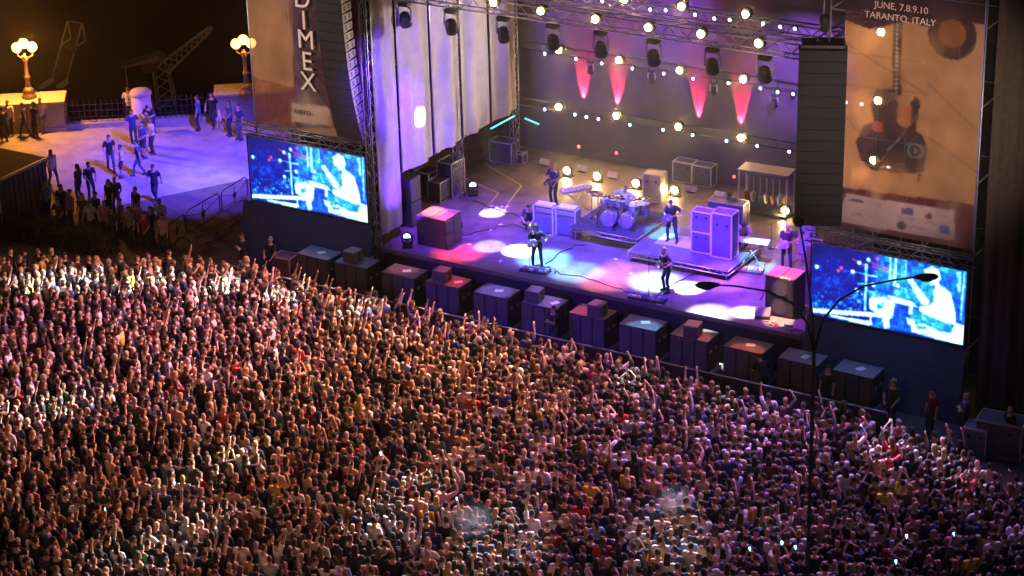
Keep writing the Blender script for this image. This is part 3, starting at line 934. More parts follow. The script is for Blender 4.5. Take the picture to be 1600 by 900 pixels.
def paint_right(c, q, w, h):
    dk = srgb(58, 46, 56)
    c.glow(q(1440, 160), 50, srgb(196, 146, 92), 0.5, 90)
    c.poly([q(1318, -40), q(1545, -40), q(1540, 40), q(1500, 30), q(1478, 50), q(1420, 34), q(1360, 45), q(1318, 30)], srgb(62, 38, 50))
    c.disc(q(1488, 55), 16, srgb(70, 44, 50), ry=16)
    c.disc(q(1488, 52), 9, srgb(150, 92, 58), ry=9)
    c.poly([q(1396, 34), q(1410, 34), q(1407, 150), q(1394, 150)], dk)                   # neck
    for k in range(16):
        p = q(1402 - k * 0.15, 40 + k * 7)
        c.disc(p, 0.9, srgb(220, 210, 210), 0.8)
    body = [q(1392, 150), q(1370, 140), q(1360, 165), q(1366, 190), q(1350, 196), q(1337, 222), q(1345, 250), q(1362, 265), q(1395, 268), q(1425, 272), q(1443, 268), q(1449, 235), q(1441, 212), q(1430, 205), q(1434, 180), q(1438, 160), q(1430, 150), q(1422, 160), q(1420, 185), q(1412, 200), q(1402, 190), q(1404, 160)]
    c.poly(body, dk)
    c.poly([q(1350, 196), q(1380, 192), q(1385, 225), q(1355, 235)], srgb(80, 60, 72))
    c.disc(q(1430, 236), 5.5, srgb(130, 130, 140)); c.disc(q(1430, 236), 4.0, dk); c.disc(q(1430, 236), 1.8, srgb(120, 120, 130))
    c.line(q(1415, 228), q(1432, 214), 1.2, srgb(120, 120, 130))
    c.line(q(1385, 236), q(1412, 210), 1.0, srgb(140, 120, 120))
    c.disc(q(1372, 198), 4, srgb(170, 100, 80))
    c.poly([q(1368, 142), q(1395, 138), q(1400, 160), q(1372, 166)], srgb(110, 85, 85))
    c.poly([q(1412, 168), q(1424, 165), q(1422, 196), q(1412, 200)], srgb(190, 110, 80))
    c.poly([q(1434, 272), q(1438, 272), q(1437, 285), q(1433, 285)], dk)                 # strap pin
    for a, b in (((1300, 52), (1450, 150)), ((1450, 130), (1540, 215)), ((1310, 170), (1350, 215)), ((1450, 215), (1535, 275))):
        c.line(q(*a), q(*b), 1.2, srgb(90, 52, 48), 0.5)
    for y in (80, 130):
        c.line(q(1320, y), q(1440, y + 18), 1.0, srgb(120, 70, 60), 0.5)
    c.poly([q(1310, 292), q(1545, 322), q(1545, 336), q(1310, 304)], srgb(110, 58, 58))
    c.poly([q(1310, 303), q(1545, 335), q(1545, 400), q(1310, 360)], srgb(120, 70, 80))
    c.poly([q(1322, 303), q(1492, 329), q(1491, 376), q(1305, 346)], srgb(215, 185, 195))
    c.poly([q(1410, 324), q(1427, 326), q(1427, 336), q(1410, 333)], srgb(50, 70, 150))
    c.poly([q(1468, 352), q(1484, 354), q(1484, 366), q(1468, 364)], srgb(90, 100, 190))
    c.poly([q(1325, 311), q(1348, 314), q(1348, 318), q(1325, 315)], srgb(90, 80, 120))
    c.disc(q(1409, 352), 3.2, srgb(100, 80, 100)); c.disc(q(1451, 338), 2.4, srgb(140, 90, 100))
    for x0, y0, n in ((1360, 318, 5), (1358, 340, 6), (1402, 338, 7), (1458, 336, 6), (1425, 355, 6), (1330, 335, 4), (1440, 345, 5)):
        for k in range(n):
            c.line(q(x0 + k * 4.2, y0 + k * 0.6), q(x0 + k * 4.2 + 2.6, y0 + k * 0.6 + rng.uniform(-2, 3)), 0.9, srgb(150, 115, 135), 0.8)
bl = banner('printed_banner', -52.75, -47.55, 5.75, 14.9, srgb(190, 146, 112), paint_left, 'orange and plum banner with tall white stacked letters over the left screen', 16)
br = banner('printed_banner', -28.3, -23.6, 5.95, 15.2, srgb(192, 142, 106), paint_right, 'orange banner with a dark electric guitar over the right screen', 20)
letter_mat = M('pale letter print', (0.80, 0.70, 0.68), 0.8, var=0.1)
def on_banner_text(par, txt, px, py, size, mat, sx=1.0):
    v = on_wall(px, py, BN_Y)
    o = text_mesh(txt, size, mat, 'lettering', par, v - par.location + Vector((0, -0.10, 0)), (R(90), 0, 0))
    o.scale = (sx, 1, 1)
    return o
for ch, (px, py) in zip('XEMIDEM', [(484, 128), (482, 96), (480, 62), (477, 32), (474, -2), (471, -34), (468, -68)]):
    on_banner_text(bl, ch, px, py, 1.05, letter_mat)
on_banner_text(bl, 'RAFFO', 475, 175, 0.27, M('dark brown print', (0.06, 0.03, 0.04), 0.8), 1.0)
date_mat = M('pinkish date print', (0.62, 0.45, 0.42), 0.8)
on_banner_text(br, 'JUNE, 7.8.9.10', 1410, 11, 0.31, date_mat)
on_banner_text(br, 'TARANTO, ITALY', 1408, 28, 0.31, date_mat)
# lamps behind the right banner that shine through its mesh
t_lamps = Wl([(1377, 50), (1372, 157), (1365, 250)], SF + 0.9)
place_all(blinder, t_lamps, 'warm lamp shining through the guitar banner, {} counted with the topmost as leftmost')
for o, w in zip([o for o in bpy.data.objects if o.get('label', '').startswith('warm lamp shining')], ('topmost', 'middle', 'lowest')):
    o['label'] = 'warm lamp shining through the guitar banner, %s of three' % w
place_all(par, Wl([(1322, 160), (1346, 163), (1388, 262)], SF + 0.8), 'small white lamp shining through the guitar banner, {} of three')

# speaker arrays
def line_array(loc, n, w, d, hbox, label, rz, curve, side_mat):
    t = thing('line_array', label, 'speaker array', loc, rz, 'hanging speaker arrays')
    z = 0.0
    y = 0.0
    ang = 0.0
    for k in range(n):
        m = Matrix.Rotation(-ang, 3, 'X')
        a = Vector((0, y, z))
        f0 = [Vector(p) for p in ((-w / 2, -d / 2, -hbox), (w / 2, -d / 2, -hbox), (w / 2, d / 2, -hbox * 0.86), (-w / 2, d / 2, -hbox * 0.86), (-w / 2, -d / 2, -0.012), (w / 2, -d / 2, -0.012), (w / 2, d / 2, -hbox * 0.14), (-w / 2, d / 2, -hbox * 0.14))]
        cb = MB().hexa([m @ p + a for p in f0]).build('cabinet', M('array cabinet', (0.016, 0.015, 0.018), 0.85, var=0.2), t)
        e = 0.004
        f1 = [Vector((w / 2 + (e if i in (1, 2, 5, 6) else 0.001), p.y * 0.97, p.z * 0.985 - 0.004)) for i, p in enumerate(f0)]
        MB().hexa([m @ p + a for p in f1]).build('side_panel', side_mat, cb)
        MB().hexa([m @ p + a for p in [Vector((-w / 2 + 0.02, -d / 2 - 0.012, -hbox + 0.02)), Vector((w / 2 - 0.02, -d / 2 - 0.012, -hbox + 0.02)), Vector((w / 2 - 0.02, -d / 2 - 0.002, -hbox + 0.02)), Vector((-w / 2 + 0.02, -d / 2 - 0.002, -hbox + 0.02)),
                                       Vector((-w / 2 + 0.02, -d / 2 - 0.012, -0.03)), Vector((w / 2 - 0.02, -d / 2 - 0.012, -0.03)), Vector((w / 2 - 0.02, -d / 2 - 0.002, -0.03)), Vector((-w / 2 + 0.02, -d / 2 - 0.002, -0.03))]]).build('grille', M('array grille', (0.016, 0.015, 0.018), 0.85, var=0.3, scale=30), cb)
        for (yy, s) in ((-d * 0.22, 0.0), (d * 0.22, 0.0)):
            MB().box(m @ Vector((w / 2 + 0.004, yy, -hbox * 0.38)) + a, (0.012, 0.07, 0.07), mat=m).box(m @ Vector((w / 2 + 0.004, yy, -hbox * 0.64)) + a, (0.012, 0.07, 0.07), mat=m).build('rigging_plate', black_metal, cb)
        step = m @ Vector((0, 0, -hbox))
        y += step.y
        z += step.z
        ang += curve * (0.35 + 1.3 * k / n)
    fr = MB().box((0, 0, 0.12), (w * 0.9, d * 1.1, 0.1)).build('flying_frame', black_metal, t)
    MB().path([(-0.2, 0, 0.15), (0, 0, 1.2), (0.2, 0, 0.15)], 0.02, 6).tube((0, 0, 1.2), (0, 0, 4), 0.02, 6).build('chain', steel, t)
    return t
va = on_wall(524, 40, SF - 0.9)
line_array((va.x - 0.1, SF - 0.85, 13.35), 20, 1.15, 0.62, 0.37, 'curved hanging speaker array with pale lit sides by the left banner', 0.0, -R(1.0), M('array side lit tone', (0.62, 0.58, 0.56), 0.6, var=0.1))  # pale side tone stands in for stage light on the boxes
va = on_wall(1286, 80, SF - 1.0)
line_array((va.x, SF - 1.0, va.z + 0.15), 16, 1.55, 0.75, 0.385, 'black hanging speaker array between the stage and the guitar banner', R(24), -R(0.5), black_paint)
o = MB().lathe([(0.1, -0.3), (0.16, -0.25), (0.16, 0.2), (0.08, 0.28)], 12).tube((0, 0, 0.27), (0, 0, 2.6), 0.025, 6).build('chain_hoist', M('hoist black', (0.015, 0.015, 0.016), 0.7), None, (va.x, SF - 0.95, va.z + 0.95))
tag(o, 'black chain hoist above the right hanging speaker array', 'hoist')
# trusses over the screens
for x0, x1, w in ((-53.5, -47.4, 'left'), (-29.3, -23.4, 'right')):
    truss('screen_truss', 'dark horizontal truss along the top of the %s video screen' % w, (x0, SF - 0.25, 5.62), (x1, SF - 0.25, 5.62), 0.4, 0.4, 0.45, M('dull truss', (0.22, 0.22, 0.26), 0.4, 0.7))

# ================================================================ STAGE EQUIPMENT
def flight_case(name, label, loc, rz, size, panel=None, rows=1, group=None, cat='flight case', edge=None):
    w, d, h = size
    t = thing(name, label, cat, loc, rz, group)
    MB().box((0, 0, h / 2), (w - 0.02, d - 0.02, h - 0.02)).build('panel', panel or case_grey, t)
    zs = [h * k / rows for k in range(rows + 1)]
    em = edge or M('case edge', (0.62, 0.60, 0.62), 0.35, 0.4, var=0.1)
    for z in zs:
        for (a, b) in (((-1, -1), (1, -1)), ((1, -1), (1, 1)), ((1, 1), (-1, 1)), ((-1, 1), (-1, -1))):
            MB().box(((a[0] + b[0]) * w / 4, (a[1] + b[1]) * d / 4, z), (abs(a[0] - b[0]) * w / 2 + 0.035, abs(a[1] - b[1]) * d / 2 + 0.035, 0.05)).build('edge_rail', em, t)
    for a in ((-1, -1), (1, -1), (1, 1), (-1, 1)):
        MB().box((a[0] * w / 2, a[1] * d / 2, h / 2), (0.05, 0.05, h - 0.056)).build('corner_post', em, t)
    for k in range(rows):
        for sx in (-0.25, 0.25):
            MB().box((sx * w, -d / 2 - 0.006, zs[k] + (h / rows) * 0.75), (0.1, 0.02, 0.08)).build('latch', black_metal, t)
    return t
def amp_stack(label, loc, rz):
    t = thing('amplifier', label, 'amplifier', loc, rz, 'amplifiers left of the drums')
    vin = M('violet grey tolex', (0.16, 0.13, 0.22), 0.6)
    MB().box((0, 0, 0.40), (0.78, 0.4, 0.76)).build('cabinet', vin, t, bevel=0.015)
    MB().box((0, -0.205, 0.40), (0.68, 0.02, 0.66)).build('grille', M('violet grille cloth', (0.17, 0.13, 0.28), 0.9, scale=50), t)
    hd = MB().box((0, 0, 0.94), (0.76, 0.34, 0.28)).build('amplifier_head', vin, t, bevel=0.012)
    MB().box((0, -0.175, 0.95), (0.66, 0.015, 0.16)).build('control_panel', M('panel metal', (0.5, 0.48, 0.5), 0.35, 0.6), hd)
    for k in range(6):
        MB().lathe([(0.016, 0), (0.013, 0.03)], 8, (-0.27 + k * 0.1, -0.183, 0.93), AIM @ Matrix.Rotation(R(180), 3, 'Y') if False else Matrix.Rotation(R(90), 3, 'X')).build('knob', black_metal, hd)
    MB().box((0, 0, 1.14), (0.74, 0.4, 0.07)).box((0.41, 0, 0.55), (0.06, 0.44, 1.1)).box((-0.41, 0, 0.55), (0.06, 0.44, 1.1)).build('case_frame', M('pale case frame', (0.72, 0.68, 0.66), 0.4), t)
    return t
amp_stack('left of the two amplifiers by the drum riser, with a pale case frame', on_floor(853, 362, DECK), R(3))
amp_stack('right of the two amplifiers, touching the drum riser', on_floor(888, 367, DECK), R(3))

def keyboard(name, label, loc, rz, L, tilt=0.0, mat=None):
    t = thing(name, label, 'keyboard', loc, rz)
    bm_ = mat or M('keyboard shell', (0.55, 0.55, 0.56), 0.4)
    q = Matrix.Rotation(tilt, 3, 'X')
    MB().box((0, 0, 0.95), (L, 0.36, 0.11), mat=q).build('case', bm_, t, bevel=0.012)
    n = 26
    wk = M('ivory keys', (0.8, 0.8, 0.78), 0.35, var=0.05)
    for k in range(n):
        MB().box(q @ Vector((-L * 0.46 + (k + 0.5) * L * 0.92 / n, -0.09, 0.058)) + Vector((0, 0, 0.95)), (L * 0.92 / n - 0.004, 0.15, 0.016), mat=q).build('key', wk, t)
    bk = MB()
    for k in range(n):
        if k % 7 in (0, 1, 3, 4, 5):
            bk.box(q @ Vector((-L * 0.46 + (k + 1) * L * 0.92 / n, -0.06, 0.072)) + Vector((0, 0, 0.95)), (0.02, 0.09, 0.016), mat=q)
    bk.build('black_keys', black_metal, t)
    for s in (-1, 1):
        MB().tube((s * L * 0.36, -0.25, 0.02), (-s * L * 0.36, 0.2, 0.88), 0.018, 6).build('stand_leg', alu, t)
        MB().tube((s * L * 0.36, -0.25, 0.02), (s * L * 0.36, 0.25, 0.02), 0.018, 6).build('stand_foot', alu, t)
    return t
keyboard('keyboard', 'pale keyboard on a crossed stand between the bassist and the drums', on_floor(901, 330, DECK), R(58), 1.3, R(10))
kr = keyboard('keyboard', 'pale keyboard on a crossed stand at the right end of the riser', on_floor(1176, 413, DECK), R(8), 1.25)

# ---- drum riser, drum kit
def riser(label, x0, x1, y0, y1, z, mat_top):
    t = thing('riser', label, 'riser', ((x0 + x1) / 2, (y0 + y1) / 2, DECK))
    w, d = x1 - x0, y1 - y0
    h = z - DECK
    MB().box((0, 0, h - 0.04), (w, d, 0.08)).build('platform', mat_top, t)
    for sx, sy, L, ax in ((0, -d / 2 - 0.03, w, 0), (0, d / 2 + 0.03, w, 0), (-w / 2 - 0.03, 0, d, 1), (w / 2 + 0.03, 0, d, 1)):
        mb = MB()
        n = max(4, int(L / 0.28))
        for zz in (h - 0.03, h - 0.20):
            if ax == 0: mb.tube((sx - L / 2, sy, zz), (sx + L / 2, sy, zz), 0.02, 6)
            else: mb.tube((sx, sy - L / 2, zz), (sx, sy + L / 2, zz), 0.02, 6)
        for k in range(n):
            u0, u1 = -L / 2 + L * k / n, -L / 2 + L * (k + 1) / n
            za, zb = (h - 0.03, h - 0.20) if k % 2 else (h - 0.20, h - 0.03)
            if ax == 0: mb.tube((u0, sy, za), (u1, sy, zb), 0.012, 5)
            else: mb.tube((sx, u0, za), (sx, u1, zb), 0.012, 5)
        mb.build('edge_truss', alu, t)
    for sx in (-1, 1):
        for sy in (-1, 1):
            MB().tube((sx * (w / 2 - 0.06), sy * (d / 2 - 0.06), 0), (sx * (w / 2 - 0.06), sy * (d / 2 - 0.06), h - 0.08), 0.025, 6).build('leg', alu, t)
    return t
RZ1, RZ2 = DECK + 0.6, DECK + 0.42
top_mat = M('riser carpet', (0.05, 0.04, 0.05), 0.9, scale=20)
riser('drum riser with a lattice edge in the middle of the stage', -41.0, -38.1, 71.0, 73.8, RZ1, top_mat)
riser('long low riser under the tall white edged cases, right of the drums', -38.0, -33.9, 70.15, 73.2, RZ2, M('riser top', (0.10, 0.09, 0.11), 0.5))
c0 = on_floor(1052, 379, RZ2)
o = MB().box((0, 0, 0.006), (1.5, 1.1, 0.012)).build('rug', M('pale rug', (0.45, 0.5, 0.52), 0.9, scale=12), None, (c0.x + 0.1, c0.y + 0.2, RZ2), R(4))
tag(o, 'pale rug under the guitarist on the riser beside the tall cases', 'rug')

def drum(mb_name, t, c, r, h, axis, shell, headm):
    m = Vector((0, 0, 1)).rotation_difference(Vector(axis).normalized()).to_matrix()
    d = MB().lathe([(r, -h / 2), (r, h / 2)], 20, c, m).build(mb_name, shell, t)
    MB().lathe([(r * 0.97, h / 2 - 0.01), (r * 0.97, h / 2 + 0.006)], 20, c, m).build('drum_head', headm, d)
    MB().lathe([(r + 0.006, h / 2 - 0.03), (r + 0.016, h / 2 - 0.02), (r + 0.016, h / 2 + 0.012), (r + 0.004, h / 2 + 0.014)], 20, c, m, cap=False).build('hoop', chrome, d)
    return d
kc = Vector((-39.55, 72.15, RZ1))
dk = thing('drum_kit', 'drum kit with a front bass drum and many cymbals on the riser', 'drum kit', kc, R(4))
shell = M('violet silver drum shell', (0.40, 0.36, 0.5), 0.3, 0.4)
headm = M('drum skin', (0.78, 0.78, 0.76), 0.5, var=0.06)
drum('bass_drum', dk, (-0.12, -0.42, 0.32), 0.31, 0.42, (0, -1, 0.02), shell, M('printed bass head', (0.30, 0.22, 0.45), 0.5, var=0.3))
drum('bass_drum', dk, (0.56, -0.36, 0.29), 0.28, 0.40, (0.2, -1, 0.02), shell, M('printed bass head', (0.30, 0.22, 0.45), 0.5, var=0.3))
for c, r, h in (((-0.42, -0.28, 0.86), 0.16, 0.2), ((-0.08, -0.36, 0.90), 0.17, 0.22), ((0.30, -0.34, 0.88), 0.18, 0.24), ((0.72, -0.05, 0.62), 0.22, 0.38), ((0.95, 0.32, 0.58), 0.24, 0.40)):
    drum('tom', dk, c, r, h, (0, 0.15, 1) if c[2] > 0.7 else (0, 0, 1), shell, headm)
drum('snare_drum', dk, (-0.32, 0.12, 0.62), 0.18, 0.15, (0, 0, 1), chrome, headm)
brass = M('cymbal bronze', (0.75, 0.62, 0.32), 0.25, 1.0, var=0.1)
for (x, y, z, r, tl) in ((-0.95, -0.25, 1.15, 0.24, 18), (-0.62, -0.48, 1.28, 0.22, 14), (-0.1, -0.62, 1.25, 0.2, 10), (0.42, -0.62, 1.3, 0.22, 12), (0.95, -0.38, 1.22, 0.26, -14), (1.15, 0.1, 1.1, 0.25, -16), (-0.9, 0.2, 0.9, 0.18, 2)):
    s = MB().tube((x, y, 0.02), (x, y, z - 0.02), 0.014, 6)
    for a in (0, 2.1, 4.2):
        s.tube((x, y, 0.3), (x + 0.25 * math.cos(a), y + 0.25 * math.sin(a), 0.01), 0.01, 5)
    so = s.build('cymbal_stand', chrome, dk)
    MB().lathe([(r, -0.02), (r * 0.5, 0.0), (0.05, 0.012), (0.04, 0.03), (0.01, 0.035)], 20, (x, y, z), Matrix.Rotation(R(tl), 3, 'Y')).build('cymbal', brass, so)
MB().lathe([(0.17, 0), (0.19, 0.03), (0.17, 0.08)], 14, (0, 0.62, 0.48)).tube((0, 0.62, 0.02), (0, 0.62, 0.48), 0.025, 8).build('stool', black_metal, dk)
for x, y, z in ((-0.5, -0.75, 0.55), (0.2, -0.8, 0.5), (0.9, -0.6, 0.7), (-1.1, 0.0, 1.3)):
    MB().tube((x, y, 0.01), (x, y, z), 0.01, 5).tube((x, y, z), (x + 0.1, y + 0.2, z + 0.12), 0.009, 5).ball((x + 0.1, y + 0.2, z + 0.12), 0.035, 8, 6).lathe([(0.12, 0), (0.02, 0.02)], 10, (x, y, 0)).build('microphone_stand', black_metal, dk)

# ---- cases and cabinets
vio = M('violet laminate', (0.15, 0.10, 0.32), 0.5, var=0.12)
b0 = on_floor(1094, 396, RZ2)
flight_case('speaker_cabinet', 'pair of stacked white edged cabinets on the riser, left of the tallest case', (b0.x, b0.y + 0.3, RZ2), R(2), (0.78, 0.5, 1.62), vio, 2, cat='cabinet', edge=M('white case edge', (0.78, 0.76, 0.74), 0.4, var=0.06))
b1 = on_floor(1126, 403, RZ2)
flight_case('speaker_cabinet', 'tall single white edged cabinet right of the stacked pair on the riser', (b1.x + 0.02, b1.y + 0.3, RZ2), R(2), (0.80, 0.62, 1.74), vio, 1, cat='cabinet', edge=M('white case edge', (0.78, 0.76, 0.74), 0.4, var=0.06))
b2 = on_floor(1131, 362, DECK)
flight_case('equipment_case', 'long violet workbench case in front of the guitar technician', (b2.x, b2.y + 0.35, DECK), R(4), (1.45, 0.6, 1.15), vio, 1)
b3 = on_floor(1014, 318, DECK)
flight_case('equipment_case', 'beige topped case behind the right side of the drums', (b3.x, b3.y + 0.5, DECK), R(4), (0.75, 0.6, 1.15), M('beige case', (0.45, 0.33, 0.2), 0.6), 1)
for (a, b), lb in (((1067, 284), 'left of two dark cases against the backdrop'), ((1097, 290), 'right of two dark cases against the backdrop')):
    v = on_floor(a, b, DECK)
    flight_case('equipment_case', lb, (v.x, v.y + 0.2, DECK), R(1), (0.85, 0.55, 0.85), case_grey, 1, 'dark cases by the backdrop')
v = on_floor(783, 254, DECK)
flight_case('equipment_case', 'dark case with a framed top in the rear left corner', (v.x, v.y + 0.3, DECK), R(1), (1.05, 0.7, 0.9), case_grey, 1)
v = on_floor(810, 256, DECK)
flight_case('equipment_case', 'small dark box beside the case in the rear left corner', (v.x, v.y + 0.2, DECK), R(4), (0.4, 0.4, 0.42), case_grey, 1)
# guitar rack: an open upright case with hanging guitars
v = on_floor(1190, 338, DECK)
gr = thing('guitar_rack', 'tall open road case with guitars hanging in it, right rear of the stage', 'guitar rack', (v.x, v.y + 0.4, DECK), R(4))
GW, GD, GH = 2.0, 0.8, 1.75
gm = M('rack frame', (0.38, 0.33, 0.28), 0.4, 0.5)
for sx in (-1, 1):
    for sy in (-1, 1):
        MB().box((sx * GW / 2, sy * GD / 2, GH / 2), (0.06, 0.06, GH)).build('post', gm, gr)
MB().box((0, 0, GH + 0.05), (GW + 0.1, GD + 0.1, 0.09)).build('lid', M('rack lid', (0.13, 0.12, 0.12), 0.5), gr)
MB().box((0, GD / 2 - 0.02, GH / 2), (GW - 0.07, 0.03, GH - 0.02)).build('back_panel', black_paint, gr)
MB().box((0, 0, 0.06), (GW - 0.07, GD - 0.07, 0.1)).build('base', black_paint, gr)
def guitar_shape(mb_mat, parent, mat4, body_mat):
    """electric guitar in its own frame: body at the origin in the xz plane, neck along +z"""
    out = []
    for k in range(28):
        a = 2 * math.pi * k / 28
        r = 0.165 + 0.035 * math.cos(2 * a) - 0.02 * math.cos(a) + 0.022 * math.cos(3 * a)
        out.append((r * math.sin(a) * 0.98, -r * math.cos(a) * 1.12))
    b = MB().prism(out, 0.045, Matrix.Rotation(R(90), 3, 'X'), (0, 0.022, 0)).build('guitar_body', body_mat, parent)
    n = MB().box((0, -0.03, 0.42), (0.05, 0.025, 0.56)).box((0, -0.025, 0.77), (0.075, 0.02, 0.17)).build('guitar_neck', M('maple neck', (0.45, 0.28, 0.14), 0.4), parent)
    p = MB().box((0, -0.035, -0.02), (0.08, 0.012, 0.03)).box((0, -0.035, 0.07), (0.08, 0.012, 0.03)).box((0, -0.035, -0.1), (0.09, 0.016, 0.02)).build('pickup', chrome, parent)
    for o in (b, n, p):
        o.matrix_local = mat4
    return b, n, p
gcols = [(0.4, 0.05, 0.04), (0.6, 0.5, 0.3), (0.05, 0.05, 0.06), (0.7, 0.68, 0.62), (0.3, 0.12, 0.04), (0.1, 0.12, 0.25), (0.5, 0.2, 0.06)]
for k in range(7):
    g = thing('guitar', 'electric guitar hanging in the open rack, ' + ORD[k] + ' of seven', 'guitar', gr.location + Matrix.Rotation(R(4), 3, 'Z') @ Vector((-0.82 + k * 0.27, 0.0, 0.62)), R(70), 'guitars in the rack')
    guitar_shape(None, g, Matrix.Identity(4), M('guitar body %d' % k, gcols[k], 0.3))

# left side of stage: cabinets, racks, low lamps
v = on_floor(637, 352, DECK)
t = thing('side_fill', 'tall dark speaker stack at the left edge of the stage', 'speaker', (v.x - 0.1, v.y + 0.2, DECK), R(0))
for k in range(2):
    cb = MB().box((0, 0, 0.5 + k * 1.0), (0.82, 0.75, 0.98)).build('cabinet', black_paint, t, bevel=0.02)
    MB().box((0.415, 0, 0.5 + k * 1.0), (0.02, 0.66, 0.88)).build('grille', grille, cb)
v = on_floor(675, 386, DECK)
t = thing('side_fill', 'wide speaker stack with a reddish top at the left front of the stage', 'speaker', (v.x, v.y + 0.55, DECK), R(0))
for sx in (0,):
    MB().box((0, 0, 0.6), (1.3, 1.15, 1.18)).build('cabinet', black_paint, t, bevel=0.02)
    MB().box((-0.33, 0, 1.2), (0.62, 1.13, 0.02)).build('top_board', wood_top, t)
    MB().box((0.33, 0, 1.2), (0.62, 1.13, 0.02)).build('top_board', wood_top, t)
    for sy in (-0.29, 0.29):
        for z in (0.32, 0.88):
            MB().box((0.66, sy, z), (0.02, 0.5, 0.5)).build('grille', grille, t)
# monitor racks below the curtains
for i, ((a, b), sz, lb) in enumerate((((672, 305), (0.9, 0.7, 1.0), 'pale topped rack below the second wing curtain'), ((690, 315), (0.8, 0.6, 0.85), 'low rack with controls beside the tall left speaker stack'), ((708, 306), (0.9, 0.7, 1.45), 'tall framed rack standing against the middle wing post'))):
    v = on_floor(a, b, DECK)
    t = flight_case('equipment_rack', lb, (v.x - 0.2, v.y + 0.2, DECK), R(88), sz, black_paint, 1, 'racks under the left curtains', cat='rack')
    for k in range(5):
        MB().box((0, -sz[1] / 2 - 0.006, sz[2] * (0.2 + 0.15 * k)), (sz[0] * 0.84, 0.02, sz[2] * 0.12)).build('rack_unit', M('rack unit', (0.16, 0.16, 0.18), 0.4, 0.5), t)
def floor_head(label, loc, rz, lit):
    t = thing('floor_moving_head', label, 'stage lamp', loc, rz, 'moving heads on the stage floor')
    MB().box((0, 0, 0.08), (0.4, 0.34, 0.16)).build('base', black_metal, t, bevel=0.02)
    for s in (-1, 1):
        MB().path([(s * 0.12, 0, 0.16), (s * 0.2, 0, 0.25), (s * 0.2, 0, 0.48)], 0.035, 8).build('yoke_arm', black_metal, t)
    hd = MB().lathe([(0.1, 0.2), (0.16, 0.1), (0.17, -0.14), (0.15, -0.17)], 16, (0, 0, 0.46), Matrix.Rotation(R(80), 3, 'X') @ Matrix.Rotation(R(180), 3, 'X')).build('head', black_metal, t)
    MB().lathe([(0.135, 0.0), (0.02, 0.02)], 16, (0, -0.175, 0.49), AIM).build('lens', M('floor head lens', (0.8, 0.9, 1), emit=(0.75, 0.82, 1.0), strength=lit), hd)
    return t
floor_head('lit moving head in front of the reddish topped speaker stack', on_floor(714, 365, DECK), R(35), 4.0)
floor_head('lit moving head on the floor beside the tall framed rack', on_floor(739, 305, DECK), R(35), 4.0)
floor_head('small lit lamp at the left front corner of the stage', on_floor(637, 386, DECK), R(30), 5.0)

# right front: side fill cabinets, wedge clutter
v = on_floor(1220, 497, DECK)
t = thing('side_fill', 'wide speaker with a plywood top at the right front of the stage', 'speaker', (v.x - 0.1, v.y + 0.55, DECK), R(0))
MB().box((0, 0, 0.75), (1.1, 1.0, 1.48)).build('cabinet', black_paint, t, bevel=0.02)
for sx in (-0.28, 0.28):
    MB().box((sx, 0, 1.505), (0.54, 0.98, 0.025)).build('top_board', M('warm lit plywood', (0.55, 0.33, 0.12), 0.6, var=0.25), t)  # warm light put into the plywood's orange colour
for z in (0.4, 1.1):
    MB().lathe([(0.02, 0.0), (0.3, 0.015)], 18, (0, -0.512, z), RX90).build('driver', grille, t)
v = on_floor(1249, 488, DECK)
t = thing('side_fill', 'taller narrow grey speaker behind the plywood topped one', 'speaker', (v.x + 0.18, v.y + 1.1, DECK), R(0))
MB().box((0, 0, 1.15), (0.62, 0.8, 2.28)).build('cabinet', M('grey speaker', (0.13, 0.12, 0.15), 0.6), t, bevel=0.02)
for z in (0.5, 1.2, 1.9):
    MB().box((-0.0, -0.405, z), (0.3, 0.02, 0.1)).build('handle', black_metal, t)
def wedge(label, loc, rz, s=1.0):
    t = thing('stage_monitor', label, 'stage monitor', loc, rz, 'wedge monitors')
    MB().prism([(-0.2, 0), (0.22, 0), (0.2, 0.12), (-0.08, 0.36), (-0.2, 0.33)], 0.55, Matrix(((0, 0, 1), (1, 0, 0), (0, 1, 0))), (-0.275, 0, 0)).build('cabinet', black_paint, t)
    MB().box((0, 0.07, 0.245), (0.5, 0.36, 0.012), mat=Matrix.Rotation(R(-40), 3, 'X')).build('grille', grille, t)
    t.scale = (s, s, s)
    return t
wedge('wedge monitor lying at the right front corner of the stage', on_floor(1192, 496, DECK), R(200))
def mic_stand(label, base, h, rz, boom=0.5):
    t = thing('microphone_stand', label, 'microphone stand', base, rz)
    MB().lathe([(0.15, 0), (0.14, 0.02), (0.02, 0.035)], 16).build('base', black_metal, t)
    MB().tube((0, 0, 0.02), (0, 0, h), 0.013, 8).build('pole', black_metal, t)
    MB().tube((0, 0.12, h - 0.06), (0, -boom * 0.4, h + 0.14), 0.011, 8).build('boom', black_metal, t)
    MB().lathe([(0.016, 0), (0.018, 0.1), (0.03, 0.13), (0.028, 0.17), (0.01, 0.185)], 10, (0, -boom * 0.4, h + 0.14), Matrix.Rotation(R(60), 3, 'X')).build('microphone', steel, t)
    return t
mic_stand('microphone stand in front of the left singer', on_floor(828, 420, DECK), 1.45, R(200))
mic_stand('microphone stand in front of the singer at the stage edge', on_floor(1014, 468, DECK), 1.45, R(200))
mic_stand('thin stand behind the right keyboard', on_floor(1205, 388, DECK), 1.0, R(90))
